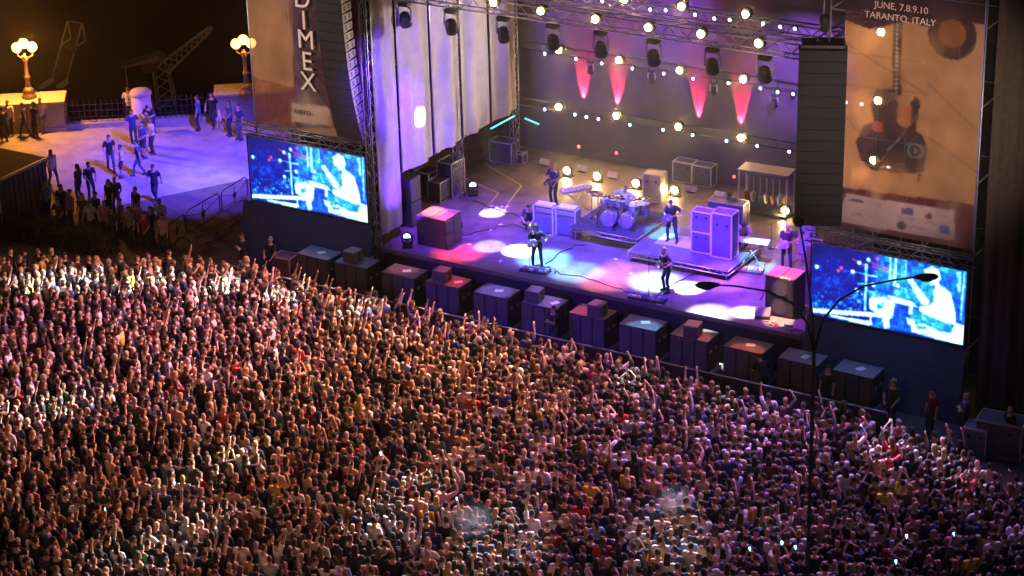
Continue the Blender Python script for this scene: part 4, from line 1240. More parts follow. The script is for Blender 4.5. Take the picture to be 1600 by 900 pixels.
def pedalboard(label, loc, w, n, rz, seed):
    r = random.Random(seed)
    t = thing('pedalboard', label, 'pedalboard', loc, rz)
    MB().box((0, 0, 0.04), (w, 0.45, 0.08)).build('board', black_paint, t)
    for row in range(2):
        for k in range(n):
            col = r.choice([(0.7, 0.7, 0.72), (0.1, 0.3, 0.5), (0.15, 0.15, 0.2), (0.6, 0.6, 0.3), (0.5, 0.1, 0.1), (0.3, 0.5, 0.55)])
            MB().box((-w / 2 + (k + 0.5) * w / n, -0.11 + 0.2 * row, 0.11), (w / n * 0.75, 0.13, 0.06)).build('pedal', M('pedal %.2f %.2f' % (col[0], col[1]), col, 0.4), t)
pedalboard('pedalboard at the feet of the left singer', on_floor(836, 424, DECK), 1.1, 6, R(6), 1)
pedalboard('large pedalboard at the edge before the front singer', on_floor(1012, 468, DECK), 1.4, 8, R(4), 2)
pedalboard('pale effects cluttered under the right keyboard', on_floor(1168, 424, DECK), 1.2, 6, R(10), 3)
v = on_floor(1256, 398, DECK)
flight_case('equipment_case', 'pale blue grey case behind the right bassist', (v.x, v.y + 0.4, DECK), R(10), (0.6, 0.5, 1.1), M('pale blue case', (0.4, 0.4, 0.55), 0.5), 1)
r = random.Random(5)
cols5 = [('white', (0.75, 0.75, 0.75)), ('red', (0.6, 0.05, 0.06)), ('blue', (0.1, 0.2, 0.5)), ('grey', (0.3, 0.3, 0.3)), ('magenta', (0.5, 0.05, 0.3))]
for k in range(5):
    v = on_floor(1203 + k * 11, 506 + k * 3.4, DECK)
    nm, cc = cols5[k]
    o = MB().path([v + Vector((r.uniform(-.25, .25), r.uniform(-.15, .25), 0.03)) for _ in range(7)], 0.025, 6).build('coiled_cable', M('cable ' + nm, cc, 0.5))
    tag(o, nm + ' tangled cable at the right front corner of the stage', 'cable', 'loose cables')

# cables run across the deck, set lists and bottles
rc = random.Random(21)
runs = [([(838, 424), (870, 400), (900, 385), (930, 378)], 'black cable from the left singer to the drum riser'), ([(1012, 470), (1060, 440), (1100, 425), (1140, 418)], 'black cable from the front singer to the low riser'),
        ([(700, 372), (760, 360), (800, 350), (838, 362)], 'black cable from the left speaker stack to the amplifiers'), ([(1190, 470), (1200, 440), (1190, 425), (1165, 420)], 'black cable from the right front corner to the keyboard'),
        ([(866, 425), (920, 437), (970, 452), (1000, 463)], 'black cable lying along the stage edge between the singers'), ([(735, 312), (790, 335), (830, 338), (860, 345)], 'black cable from the lit moving head to the musicians')]
for pts_, lb in runs:
    P_ = []
    for (a, b) in zip(pts_[:-1], pts_[1:]):
        for k in range(4):
            q = on_floor(a[0] + (b[0] - a[0]) * k / 4 + rc.uniform(-4, 4), a[1] + (b[1] - a[1]) * k / 4 + rc.uniform(-2, 2), DECK)
            P_.append((q.x, q.y, DECK + 0.018))
    tag(MB().path(P_, 0.016, 6).build('floor_cable', black_metal), lb, 'cable', 'cables on the deck')
for (a, b), w in (((852, 428), 'left singer'), ((1032, 474), 'front singer'), ((1215, 424), 'right bass player')):
    q = on_floor(a, b, DECK)
    tag(MB().box((0, 0, 0.006), (0.21, 0.29, 0.004)).build('set_list', whitetape, None, (q.x, q.y, DECK), rc.uniform(0, 1)), 'white set list taped to the floor by the ' + w, 'paper', 'set lists')
    t = thing('water_bottle', 'small clear water bottle on the floor by the ' + w, 'bottle', (q.x + 0.3, q.y + 0.2, DECK), 0, 'water bottles')
    MB().lathe([(0.035, 0), (0.035, 0.15), (0.014, 0.19), (0.014, 0.2)], 10).build('body', M('bottle plastic', (0.6, 0.7, 0.75), 0.2), t)
    MB().lathe([(0.016, 0.2), (0.016, 0.225)], 10).build('cap', M('blue cap', (0.1, 0.2, 0.6), 0.4), t)

# ================================================================ THE PIT
SUB_W, SUB_D, SUB_H = 1.48, 0.95, 1.22
SUB_Y = 65.55
tops = {'plain': black_paint, 'wood': M('brownish sub top', (0.22, 0.15, 0.12), 0.55, var=0.3), 'grey': M('grey sub top', (0.2, 0.19, 0.22), 0.5, var=0.25)}
subs = [(465, 'grey', None, 'first subwoofer from the left, dim under the left screen'), (524, 'grey', 0.35, 'second subwoofer from the left, with a small speaker on it'),
        (597, 'wood', None, 'third subwoofer from the left, with a paper on its bare top'), (665, 'wood', 0.3, 'fourth subwoofer from the left, carrying a small speaker'),
        (740, 'grey', None, 'fifth subwoofer from the left, in blue light without a speaker on top'), (814, 'grey', 0.2, 'sixth subwoofer from the left, small speaker at its left end'),
        (889, 'wood', 0.62, 'seventh subwoofer from the left, small speaker on its middle'), (967, 'grey', None, 'eighth subwoofer from the left, bare top with a paper'),
        (1046, 'wood', 0.45, 'ninth subwoofer from the left, white pallet showing below'), (1130, 'wood', None, 'tenth subwoofer from the left, below the plywood topped side fill'),
        (1214, 'grey', None, 'eleventh subwoofer from the left, in the dark by the lamp post'), (1300, 'grey', None, 'last subwoofer on the right, below the right video screen')]
paper = M('white paper', (0.8, 0.8, 0.78), 0.6, var=0.05)
pallet = M('white pallet', (0.6, 0.58, 0.55), 0.7)
for i, (px, tp, fill, lb) in enumerate(subs):
    # front lower left corner on the sight line px; the row runs along y = SUB_Y
    d = on_wall(px, 500, SUB_Y)
    for _ in range(6):
        yy = 500
        # walk down the vertical at this x until it meets z = 0.14
        pass
    x0 = on_wall(px, 450 + (px - 620) * 0.225, SUB_Y).x
    jx, jr = random.uniform(-0.02, 0.02), random.uniform(-0.03, 0.03)
    t = thing('subwoofer', lb, 'subwoofer', (x0 + SUB_W / 2, SUB_Y + SUB_D / 2 + jx, 0), jr, 'subwoofers in the pit')
    MB().box((0, 0, 0.07), (SUB_W + 0.12, SUB_D + 0.1, 0.14)).build('pallet', pallet if i in (8,) else M('dark pallet', (0.2, 0.19, 0.2), 0.7), t)
    for k in range(3):
        cb = MB().box((-SUB_W / 3 + k * SUB_W / 3, 0, 0.14 + SUB_H / 2), (SUB_W / 3 - 0.008, SUB_D, SUB_H)).build('cabinet', black_paint, t, bevel=0.012)
        MB().box((-SUB_W / 3 + k * SUB_W / 3, -SUB_D / 2 - 0.006, 0.14 + SUB_H / 2), (SUB_W / 3 - 0.07, 0.012, SUB_H - 0.08)).build('grille', grille, cb)
    MB().box((0, 0, 0.145 + SUB_H), (SUB_W - 0.01, SUB_D - 0.01, 0.02)).build('top_board', tops[tp], t)
    zt = 0.157 + SUB_H
    for s in (-0.2, 0.2):
        MB().box((SUB_W / 2 + 0.004, s, 0.9), (0.012, 0.16, 0.1)).build('side_handle', steel, t)
    if fill is not None:
        fx = x0 + fill * SUB_W + 0.1
        f = thing('fill_speaker', 'small front fill speaker standing on the ' + lb.split(' subwoofer')[0] + ' subwoofer', 'speaker', (fx, SUB_Y + 0.3 + 0.05 * (i % 2), zt), random.uniform(-0.12, 0.12), 'front fill speakers')
        MB().prism([(-0.28, -0.26), (0.28, -0.26), (0.26, 0.3), (-0.26, 0.3)], 0.46, Matrix.Identity(3), (0, 0, 0)).build('cabinet', M('fill speaker grey', (0.15, 0.14, 0.16), 0.55), f, bevel=0.015)
        MB().box((0, -0.268, 0.23), (0.5, 0.014, 0.4)).build('grille', grille, f)
        for z in (0.13, 0.33):
            MB().lathe([(0.05, 0), (0.07, 0.012), (0.05, 0.02)], 12, (0.285, 0.05, z), Matrix.Rotation(R(90), 3, 'Y')).build('side_socket', black_metal, f)
    if fill is None or i in (3, 5):
        o = MB().box((0, 0, 0.004), (0.32, 0.24, 0.006)).build('paper_sheet', paper, None, (x0 + SUB_W * (0.55 if fill is None else 0.78), SUB_Y + 0.5, zt), random.uniform(0, 1.5))
        tag(o, 'white paper lying on the ' + lb.split(' subwoofer')[0] + ' subwoofer', 'paper', 'papers on the subwoofers')
# crowd barrier in front of the pit
BARY = 63.85
nb = 27
bar = thing('crowd_barrier', 'x', 'barrier', (0, 0, -50), 0, 'barrier sections along the pit')
MB().tube((-0.5, 0, 1.12), (0.5, 0, 1.12), 0.03, 8).build('top_rail', steel, bar)
MB().box((0, 0, 0.58), (0.98, 0.03, 1.04)).build('front_panel', M('barrier panel', (0.06, 0.06, 0.065), 0.5, 0.4), bar)
MB().box((0, 0.30, 0.32), (0.98, 0.3, 0.035)).build('step', M('barrier step', (0.12, 0.12, 0.13), 0.6, 0.3), bar)
for s in (-0.47, 0.47):
    MB().path([(s, 0, 1.1), (s, 0.75, 0.06)], 0.022, 6).build('brace', steel, bar)
MB().box((0, 0.35, 0.02), (0.98, 0.9, 0.03)).build('base_plate', steel, bar)
for k in range(nb):
    o = bar if k == 0 else dup(bar, (0, 0, 0))
    o.location = (-51.5 + k * 1.0, BARY, 0)
    u_ = ['first', 'second', 'third', 'fourth', 'fifth', 'sixth', 'seventh', 'eighth', 'ninth']
    w_ = u_[k] if k < 9 else ['tenth', 'eleventh', 'twelfth', 'thirteenth', 'fourteenth', 'fifteenth', 'sixteenth', 'seventeenth', 'eighteenth', 'nineteenth'][k - 9] if k < 19 else 'twentieth' if k == 19 else 'twenty ' + u_[k - 20]
    o['label'] = 'grey barrier section before the pit, %s from the left' % w_
# far right of the pit: desk case with a lamp, spare case by security on the left
v = on_floor(1545, 722, 0)
flight_case('equipment_case', 'grey blue case at the right end of the pit', (v.x + 0.1, v.y + 0.8, 0), R(5), (1.5, 0.9, 1.25), M('grey blue case', (0.14, 0.14, 0.2), 0.5), 1)
v = on_floor(1522, 712, 0)
flight_case('equipment_case', 'smaller pale topped box in front of the grey blue case', (v.x, v.y + 0.2, 0), R(5), (0.75, 0.7, 1.0), M('dim blue box', (0.2, 0.2, 0.3), 0.5), 1)
v = on_floor(1600, 706, 0)
t = thing('work_lamp', 'small lit pale lamp on a stand at the right edge of the picture', 'lamp', (v.x, v.y, 0))
MB().tube((0, 0, 0), (0, 0, 1.0), 0.02, 6).box((0, 0, 0.02), (0.4, 0.4, 0.04)).build('stand', black_metal, t)
MB().box((0, 0, 1.05), (0.5, 0.12, 0.2)).build('panel', M('work lamp panel', (0.8, 1, 0.9), emit=(0.75, 1.0, 0.85), strength=2.2), t)
v = on_floor(443, 437, 0)
flight_case('equipment_case', 'small reddish topped case beside the security guards on the left', (v.x, v.y + 0.2, 0), R(5), (0.8, 0.7, 0.95), M('reddish case', (0.25, 0.08, 0.08), 0.55), 1)

# ================================================================ PEOPLE
HU, HF = 0.29, 0.26
def V(*a): return Vector(a)
def ik(a, b, l1, l2, hint):
    d = b - a
    L = min(d.length, (l1 + l2) * 0.995)
    dn = d.normalized()
    x = (l1 * l1 - l2 * l2 + L * L) / (2 * L)
    hgt = math.sqrt(max(0, l1 * l1 - x * x))
    hn = Vector(hint) - dn * Vector(hint).dot(dn)
    hn = hn.normalized() if hn.length > 1e-4 else V(0, 0, -1)
    return a + dn * x + hn * hgt, a + dn * L
DEF = dict(pel=(0, 0, 0.95), neck=(0, -0.01, 1.50), face=(0, 1, 0.05), fl=(-0.12, 0.02, 0), fr=(0.12, 0.02, 0), hl=(-0.27, 0.06, 0.86), hr=(0.27, 0.06, 0.86),
           el=(-0.6, -1, 0), er=(0.6, -1, 0), kl=(-0.15, 1, 0), kr=(0.15, 1, 0), curl=0.5)
def skeleton(po):
    p = dict(DEF)
    p.update(po)
    pel, neck = Vector(p['pel']), Vector(p['neck'])
    up = (neck - pel).normalized()
    fw = Vector((0, 1, 0))
    fw = (fw - up * fw.dot(up)).normalized()
    rt = fw.cross(up)
    s = dict(pel=pel, neck=neck, up=up, fw=fw, rt=rt)
    sh = pel + (neck - pel) * 0.90
    for k, sg in (('l', -1), ('r', 1)):
        a = sh + rt * (sg * 0.185)
        e, h = ik(a, Vector(p['h' + k]), HU, HF, p['e' + k])
        s['s' + k], s['e' + k], s['h' + k] = a, e, h
        hip = pel + rt * (sg * 0.095) - up * 0.03
        ank = Vector(p['f' + k]) + V(0, 0, 0.08)
        kn, an = ik(hip, ank, 0.43, 0.43, p['k' + k])
        s['p' + k], s['n' + k], s['a' + k] = hip, kn, an
    f = Vector(p['face']).normalized()
    z = (V(0, 0, 1) - f * f.z).normalized()
    x = f.cross(z)
    hc = neck + up * 0.055 + z * 0.10 + f * 0.02
    s['head'] = Matrix(((x.x, f.x, z.x, hc.x), (x.y, f.y, z.y, hc.y), (x.z, f.z, z.z, hc.z), (0, 0, 0, 1)))
    s['curl'] = p['curl']
    return s
def ring(c, u, v, ru, rv, n=14):
    return [c + u * (ru * math.cos(2 * math.pi * k / n)) + v * (rv * math.sin(2 * math.pi * k / n)) for k in range(n)]
TORSO = [(-0.20, .11, .085), (-0.10, .155, .11), (0.02, .165, .115), (0.22, .142, .10), (0.42, .148, .105), (0.62, .168, .118), (0.80, .178, .112), (0.90, .168, .095), (0.97, .10, .075)]
def torso_rings(s, k=1.0, add=0.0, t0=-1, t1=9):
    L = s['neck'] - s['pel']
    return [ring(s['pel'] + L * t, s['rt'], s['fw'], a * k + add, b * k + add) for t, a, b in TORSO if t0 <= t <= t1]
def body_raw(s, fingers=True):
    mb = MB()
    L = s['neck'] - s['pel']
    rs = torso_rings(s)
    H3 = s['head'].to_3x3()
    hc = s['head'].translation
    rs.append(ring(s['neck'] + s['up'] * 0.0, s['rt'], s['fw'], .062, .062))
    mb.rings(rs)
    mb.path([s['neck'] - s['up'] * 0.06, s['neck'] + s['up'] * 0.04, hc + H3 @ V(0, -0.02, -0.03)], [.062, .056, .058], 12)
    hx, hy, hz = H3 @ V(1, 0, 0), H3 @ V(0, 1, 0), H3 @ V(0, 0, 1)
    mb.rings([ring(hc + hz * z + hy * o, hx, hy, a, b, 14) for z, o, a, b in ((-.125, .05, .024, .03), (-.115, .042, .042, .05), (-.085, .02, .060, .076), (-.045, .006, .070, .092), (0.0, 0.0, .076, .100), (.045, -.004, .078, .102), (.085, -.008, .068, .088), (.112, -.01, .046, .060), (.125, -.01, .016, .02))])
    mb.path([hc + hy * .088 + hz * .012, hc + hy * .112 - hz * .022, hc + hy * .09 - hz * .03], [.011, .016, .012], 6)     # nose
    mb.path([hc + hy * .085 + hx * -.045 + hz * .022, hc + hy * .098 + hz * .024, hc + hy * .085 + hx * .045 + hz * .022], .009, 6)   # brow
    for sg in (-1, 1):
        mb.ball(hc + hx * (sg * .078) - hy * .008 - hz * .008, (.011, .02, .032), 8, 6, mat=H3)
    for k, sg in (('l', -1), ('r', 1)):
        a, e, h = s['s' + k], s['e' + k], s['h' + k]
        mb.path([a - s['rt'] * sg * 0.05, a, a.lerp(e, .45), e, e.lerp(h, .3), h], [.06, .06, .05, .042, .044, .028], 10)
        d = (h - e).normalized()
        side = d.cross(s['up'])
        side = (side if side.length > .2 else d.cross(s['fw'])).normalized() * sg
        nrm = d.cross(side).normalized()
        mb.rings([ring(h + d * q, side, nrm, w, t, 10) for q, w, t in ((-.01, .027, .02), (.03, .038, .019), (.075, .043, .017), (.095, .040, .014))])
        if fingers:
            for i in range(4):
                ln = (.068, .080, .075, .058)[i]
                b = h + d * .088 + side * (-.031 + .0207 * i)
                c = s['curl']
                p1 = b + (d * math.cos(c * .6) + nrm * math.sin(c * .6)) * ln * .5
                p2 = p1 + (d * math.cos(c * 1.5) + nrm * math.sin(c * 1.5)) * ln * .5
                mb.path([b - d * .02, b, p1, p2], [.0095, .0095, .009, .0075], 6)
            b = h + d * .03 - side * .034
            p1 = b + (d * .75 - side * .6).normalized() * .038
            mb.path([b + side * .015, b, p1, p1 + (d + nrm * .4).normalized() * .03], [.013, .0115, .0105, .008], 6)
        hip, kn, an = s['p' + k], s['n' + k], s['a' + k]
        mb.path([hip + s['up'] * .03, hip, hip.lerp(kn, .5), kn, kn.lerp(an, .3), an, an - V(0, 0, .05)], [.09, .09, .074, .054, .056, .036, .036], 10)
        mb.path([an + V(0, -.05, -.045), an + V(0, .06, -.045), an + V(0, .15, -.06)], [.036, .036, .022], 8)
    return mb
def shirt_raw(s, long=False, loose=1.0):
    mb = MB()
    rs = torso_rings(s, 1.06 * loose, .010, -0.12, 0.95)
    rs[0] = [p - s['up'] * .05 for p in rs[0]]
    mb.rings(rs)
    for k, sg in (('l', -1), ('r', 1)):
        a, e, h = s['s' + k], s['e' + k], s['h' + k]
        pts, rd = ([a - s['rt'] * sg * .07, a, a.lerp(e, .5), e, e.lerp(h, .35), e.lerp(h, .93)], [.072, .075, .064, .055, .054, .04]) if long else ([a - s['rt'] * sg * .07, a, a.lerp(e, .5), a.lerp(e, .82)], [.072, .076, .07, .066])
        mb.path(pts, rd, 10)
    return mb
def trousers_raw(s, shorts=False):
    mb = MB()
    mb.rings(torso_rings(s, 1.05, .006, -0.25, 0.16))
    for k in 'lr':
        hip, kn, an = s['p' + k], s['n' + k], s['a' + k]
        if shorts:
            mb.path([hip + s['up'] * .05, hip, hip.lerp(kn, .5), hip.lerp(kn, .95)], [.098, .102, .093, .085], 10)
        else:
            mb.path([hip + s['up'] * .05, hip, hip.lerp(kn, .5), kn, kn.lerp(an, .35), an], [.098, .102, .085, .068, .065, .056], 10)
    return mb
def shoes_raw(s):
    mb = MB()
    for k in 'lr':
        an = s['a' + k]
        mb.path([an + V(0, -.065, -.04), an + V(0, 0, -.03), an + V(0, .07, -.036), an + V(0, .17, -.052)], [.04, .052, .045, .03], 8)
        mb.box(an + V(0, .05, -.07), (.095, .27, .022))
    return mb
def hair_raw(kind):
    """in the head's own frame: x right, y face, z up"""
    mb = MB()
    if kind == 'none':
        return None
    rings = []
    nu = 14
    grow = {'short': 1.08, 'long': 1.14, 'curly': 1.34, 'bun': 1.09, 'cap': 1.12}[kind]
    for j in range(9):
        t = math.pi * (0.04 + 0.92 * j / 8) - math.pi / 2
        rg = []
        for k in range(nu):
            a = 2 * math.pi * k / nu
            x, y, z = .080 * grow * math.cos(t) * math.cos(a), .104 * grow * math.cos(t) * math.sin(a) - .006, .108 * grow * math.sin(t) + .022
            low = -.005 if kind in ('short', 'bun') else -.03
            if kind == 'cap': low = .03
            if y > .02 and z < .055 or (z < low - .03 and kind in ('short', 'bun')) or (kind == 'cap' and z < .03):
                x, y, z = x * .6, y * .6 - .01, max(z, -.05)
            if kind == 'curly':
                q = 1 + .07 * math.sin(7 * a + 3 * j) * math.cos(2.2 * j)
                x, y, z = x * q, y * q, z * q
            rg.append(V(x, y, z))
        rings.append(rg)
    mb.rings(rings)
    if kind == 'long':
        mb.rings([ring(V(0, -.055 - o, z), V(1, 0, 0), V(0, 1, 0), a, b, 12) for z, o, a, b in ((.05, 0, .075, .045), (-.05, .01, .085, .05), (-.15, .025, .10, .04), (-.25, .03, .085, .03), (-.31, .03, .05, .02))])
    if kind == 'bun':
        mb.ball((0, -.115, .06), (.045, .04, .045), 10, 6)
    if kind == 'cap':
        mb.prism([(-.07, .06), (.07, .06), (.06, .15), (0, .175), (-.06, .15)], .014, Matrix.Identity(3), (0, 0, .045))
    return mb
_dgtmp = []
def fuse(mb, voxel, ratio, mats, name, smooth=2):
    me = mb.mesh(name, mats)
    o = bpy.data.objects.new('tmp', me)
    COL.objects.link(o)
    m = o.modifiers.new('r', 'REMESH')
    m.mode = 'VOXEL'
    m.voxel_size = voxel
    m.use_smooth_shade = True
    if smooth:
        sm = o.modifiers.new('s', 'SMOOTH')
        sm.iterations = smooth
        sm.factor = 0.5
    if ratio < 1:
        dc = o.modifiers.new('d', 'DECIMATE')
        dc.ratio = ratio
    dg = bpy.context.evaluated_depsgraph_get()
    out = bpy.data.meshes.new_from_object(o.evaluated_get(dg))
    bpy.data.objects.remove(o)
    bpy.data.meshes.remove(me)
    out.name = name
    out.materials.clear()
    for mm in (mats if isinstance(mats, (list, tuple)) else [mats]):
        out.materials.append(mm)
    out.polygons.foreach_set('use_smooth', [True] * len(out.polygons))
    return out
skin_m = M_tint('skin', 0.7, 0.08)
cloth_m = M_tint('clothing cloth', 0.85, 0.2)
hair_m = M_tint('hair', 0.8, 0.3, 20)
shoe_m = M('dark shoes', (0.04, 0.035, 0.035), 0.5)
eye_m = M('eyes', (0.02, 0.015, 0.012), 0.2, var=0)
HAIR = {k: (lambda mb: mb.mesh('hair_' + k, hair_m))(hair_raw(k)) for k in ('short', 'long', 'curly', 'bun', 'cap')}
class Figure:
    """all meshes of one pose, shared by every person in that pose"""
    cache = {}
    def __init__(self, key, po, long=False, shorts=False, fine=True):
        s = skeleton(po)
        self.s = s
        bm_ = fuse(body_raw(s), 0.0125, 0.30, [skin_m, eye_m], 'body_' + key, 1)
        H = s['head']
        mb = MB()
        for sg in (-1, 1):
            mb.ball(H @ V(sg * .031, .088, .004), (.014, .012, .010), 8, 5)
        mb.path([H @ V(-.024, .086, -.062), H @ V(0, .094, -.064), H @ V(.024, .086, -.062)], .006, 5)
        b = bmesh.new()
        b.from_mesh(bm_)
        tmp = mb.mesh('t', eye_m)
        n0 = len(b.faces)
        b.from_mesh(tmp)
        b.faces.ensure_lookup_table()
        for f in b.faces[n0:]:
            f.material_index = 1
        b.to_mesh(bm_)
        b.free()
        self.body = bm_
        self.shirt = fuse(shirt_raw(s, long), 0.02, 0.45, cloth_m, 'shirt_' + key, 2)
        self.trousers = fuse(trousers_raw(s, shorts), 0.022, 0.45, cloth_m, 'trousers_' + key, 2)
        self.shoes = shoes_raw(s).mesh('shoes_' + key, shoe_m)
        self.head = H
def figure(key, po=None, **k):
    if key not in Figure.cache:
        Figure.cache[key] = Figure(key, po or {}, **k)
    return Figure.cache[key]
SKIN = [(0.52, 0.33, 0.24), (0.46, 0.28, 0.19), (0.58, 0.38, 0.28), (0.40, 0.24, 0.16)]
HAIRC = {'dark': (0.035, 0.024, 0.018), 'brown': (0.11, 0.06, 0.032), 'fair': (0.36, 0.24, 0.11), 'grey': (0.30, 0.28, 0.27)}
def person(fig, loc, rz, label, shirt, trousers=(0.03, 0.035, 0.06), hair='short', hairc='dark', skin=0, scale=1.0, group=None, haircol=None):
    o = bpy.data.objects.new('person', fig.body)
    COL.objects.link(o)
    o.location = loc
    o.rotation_euler = (0, 0, rz)
    o.scale = (scale,) * 3
    o.color = (*SKIN[skin % 4], 1)
    tag(o, label, 'person', group)
    for nm, me, col in (('shirt', fig.shirt, shirt), ('trousers', fig.trousers, trousers), ('shoes', fig.shoes, (0.03, 0.03, 0.03))):
        c = bpy.data.objects.new(nm, me)
        COL.objects.link(c)
        c.parent = o
        c.color = (*col, 1)
    if hair != 'none':
        c = bpy.data.objects.new('cap' if hair == 'cap' else 'hair', HAIR[hair])
        COL.objects.link(c)
        c.parent = o
        c.matrix_local = fig.head
        c.color = (*(haircol or HAIRC[hairc]), 1)
    return o
def face_to(p, t):
    return math.atan2(-(t[0] - p[0]), t[1] - p[1])
BLK = (0.018, 0.018, 0.022)
# ---- the band
PLAY = dict(hl=(-0.42, 0.26, 1.18), hr=(0.10, 0.26, 1.02), el=(-0.6, -0.8, -0.6), er=(0.9, -0.6, -0.2), curl=1.3, face=(-0.1, 1, -0.25))
f_sing = figure('singing', dict(PLAY, fl=(-0.20, 0.04, 0), fr=(0.16, -0.02, 0), pel=(-0.02, -0.04, 0.94), neck=(0.0, 0.10, 1.47), face=(0, 1, 0.15)))
f_play = figure('playing', dict(PLAY, fl=(-0.22, 0.06, 0), fr=(0.18, -0.04, 0), pel=(0, -0.03, 0.93), neck=(0.02, 0.05, 1.47), face=(-0.2, 1, -0.6)))
f_bass = figure('bass', dict(PLAY, fl=(-0.16, 0.05, 0), fr=(0.15, 0.0, 0), face=(-0.3, 1, -0.2)))
f_sit = figure('drumming', dict(pel=(0, 0, 0.55), neck=(0, 0.08, 1.08), fl=(-0.2, 0.42, 0), fr=(0.2, 0.42, 0), hl=(-0.34, 0.42, 0.95), hr=(0.30, 0.40, 1.05), kl=(-0.4, 1, 0.6), kr=(0.4, 1, 0.6), curl=1.5))
f_bend = figure('bending', dict(pel=(0, -0.12, 0.90), neck=(0, 0.32, 1.26), face=(0, 0.8, -0.6), hl=(-0.16, 0.52, 0.95), hr=(0.16, 0.52, 0.95)))
f_crouch = figure('crouching', dict(pel=(0, -0.1, 0.42), neck=(0, 0.22, 0.86), fl=(-0.16, 0.05, 0), fr=(0.16, -0.05, 0), hl=(-0.15, 0.48, 0.45), hr=(0.18, 0.48, 0.5), kl=(-0.4, 1, 0.5), kr=(0.4, 1, 0.5), face=(0, 1, -0.3)))
f_cross = figure('arms_crossed', dict(hl=(0.10, 0.20, 1.18), hr=(-0.10, 0.23, 1.22), el=(-1, 0.2, -0.6), er=(1, 0.2, -0.6), fl=(-0.16, 0, 0), fr=(0.16, 0.02, 0)), shorts=False)
f_walk = figure('walking', dict(fl=(-0.10, 0.28, 0), fr=(0.10, -0.24, 0.02), pel=(0, 0, 0.91), hl=(-0.28, -0.12, 0.90), hr=(0.27, 0.26, 0.96), neck=(0, 0.04, 1.46)))
f_hips = figure('hands_low', dict(hl=(-0.20, 0.20, 0.98), hr=(0.18, 0.22, 1.02), el=(-1, -0.4, 0), er=(1, -0.4, 0)))
f_stand = figure('standing')
f_kid = figure('standing_shorts', dict(fl=(-0.14, 0.05, 0), hl=(-0.2, 0.22, 1.05)), shorts=True)
f_cam = figure('photographing', dict(hl=(-0.08, 0.30, 1.50), hr=(0.10, 0.30, 1.50), el=(-1, 0, -0.8), er=(1, 0, -0.8), curl=1.2))

def held_guitar(label, man, zoff, cols, s=1.0):
    g = thing('guitar', label, 'guitar', man.location, man.rotation_euler.z)
    # neck points to the player's left, body on his right hip
    m = Matrix.Translation((0.12, 0.245, zoff)) @ Matrix.Rotation(R(-62), 4, 'Y') @ Matrix.Rotation(R(180), 4, 'Z') @ Matrix.Scale(s, 4)
    guitar_shape(None, g, m, M('held guitar ' + label[:12], cols, 0.3))
    MB().path([(0.2, 0.2, zoff - 0.05), (0.12, 0.02, zoff + 0.35), (-0.12, -0.02, 1.50), (-0.2, 0.1, zoff + 0.25)], 0.018, 6).build('strap', black_metal, g)
    return g
AUD = Vector((-30, 30, 0))
def on_stage(fig, px, py, z, rz, label, shirt, **k):
    v = on_floor(px, py, z)
    return person(fig, (v.x, v.y, z), rz, label, shirt, **k)
m1 = on_stage(f_sing, 839, 417, DECK, R(200), 'singer in dark shirt playing a guitar, standing at the left microphone', BLK, hair='curly', skin=2)
held_guitar('pale guitar held by the left singer', m1, 1.02, (0.7, 0.66, 0.58))
m2 = on_stage(f_sing, 1041, 455, DECK, R(150), 'singer in black at the stage edge with a guitar, leaning to the microphone', BLK, hair='short', hairc='fair', skin=2)
held_guitar('dark guitar held by the singer at the stage edge', m2, 1.02, (0.08, 0.05, 0.05))
m3 = on_stage(f_play, 1050, 377, RZ2, R(190), 'guitarist in black looking down, standing on the rug on the riser', BLK, hair='short', skin=0)
held_guitar('bluish guitar held by the guitarist on the rug', m3, 1.0, (0.15, 0.15, 0.35))
m4 = on_stage(f_bass, 1229, 419, DECK, R(195), 'bass player in dark jacket standing at the right of the stage', (0.03, 0.025, 0.05), hair='none', skin=1)
held_guitar('pale bass guitar held by the player on the right', m4, 1.0, (0.55, 0.5, 0.6), 1.12)
m5 = on_stage(f_hips, 866, 320, DECK, R(175), 'musician in dark shirt standing behind the two amplifiers', (0.05, 0.04, 0.10), hair='short', hairc='fair', skin=2)
held_guitar('dark guitar hanging on the musician behind the amplifiers', m5, 1.0, (0.1, 0.06, 0.1))
m6 = person(f_sit, (-39.5, 72.78, RZ1 - 0.02), R(184), 'drummer in white vest seated behind the drum kit', (0.7, 0.7, 0.7), hair='short', hairc='fair', skin=2)
for sx, ln in ((-1, 'in the left hand'), (1, 'in the right hand')):
    hp = m6.matrix_basis @ (f_sit.s['hl' if sx < 0 else 'hr'])
    o = MB().tube((0, 0, 0), (0.05 * sx, 0.40, 0.10), 0.008, 6).build('drumstick', M('stick wood', (0.6, 0.45, 0.25), 0.5), None, hp, R(184))
    tag(o, 'wooden drumstick %s of the drummer' % ln, 'drumstick', 'drumsticks')
m7 = on_stage(f_bend, 1150, 352, DECK, R(170), 'technician in teal shirt bending over the violet workbench case', (0.10, 0.28, 0.28), hair='short', skin=0)
m8 = on_stage(f_bend, 1160, 398, DECK, R(210), 'keyboard player with white sleeves bending over the right keyboard', (0.65, 0.62, 0.62), hair='curly', skin=2)
m9 = on_stage(f_crouch, 829, 357, DECK, R(200), 'stagehand in dark clothes crouching left of the amplifiers', (0.04, 0.04, 0.08), hair='short', skin=0)

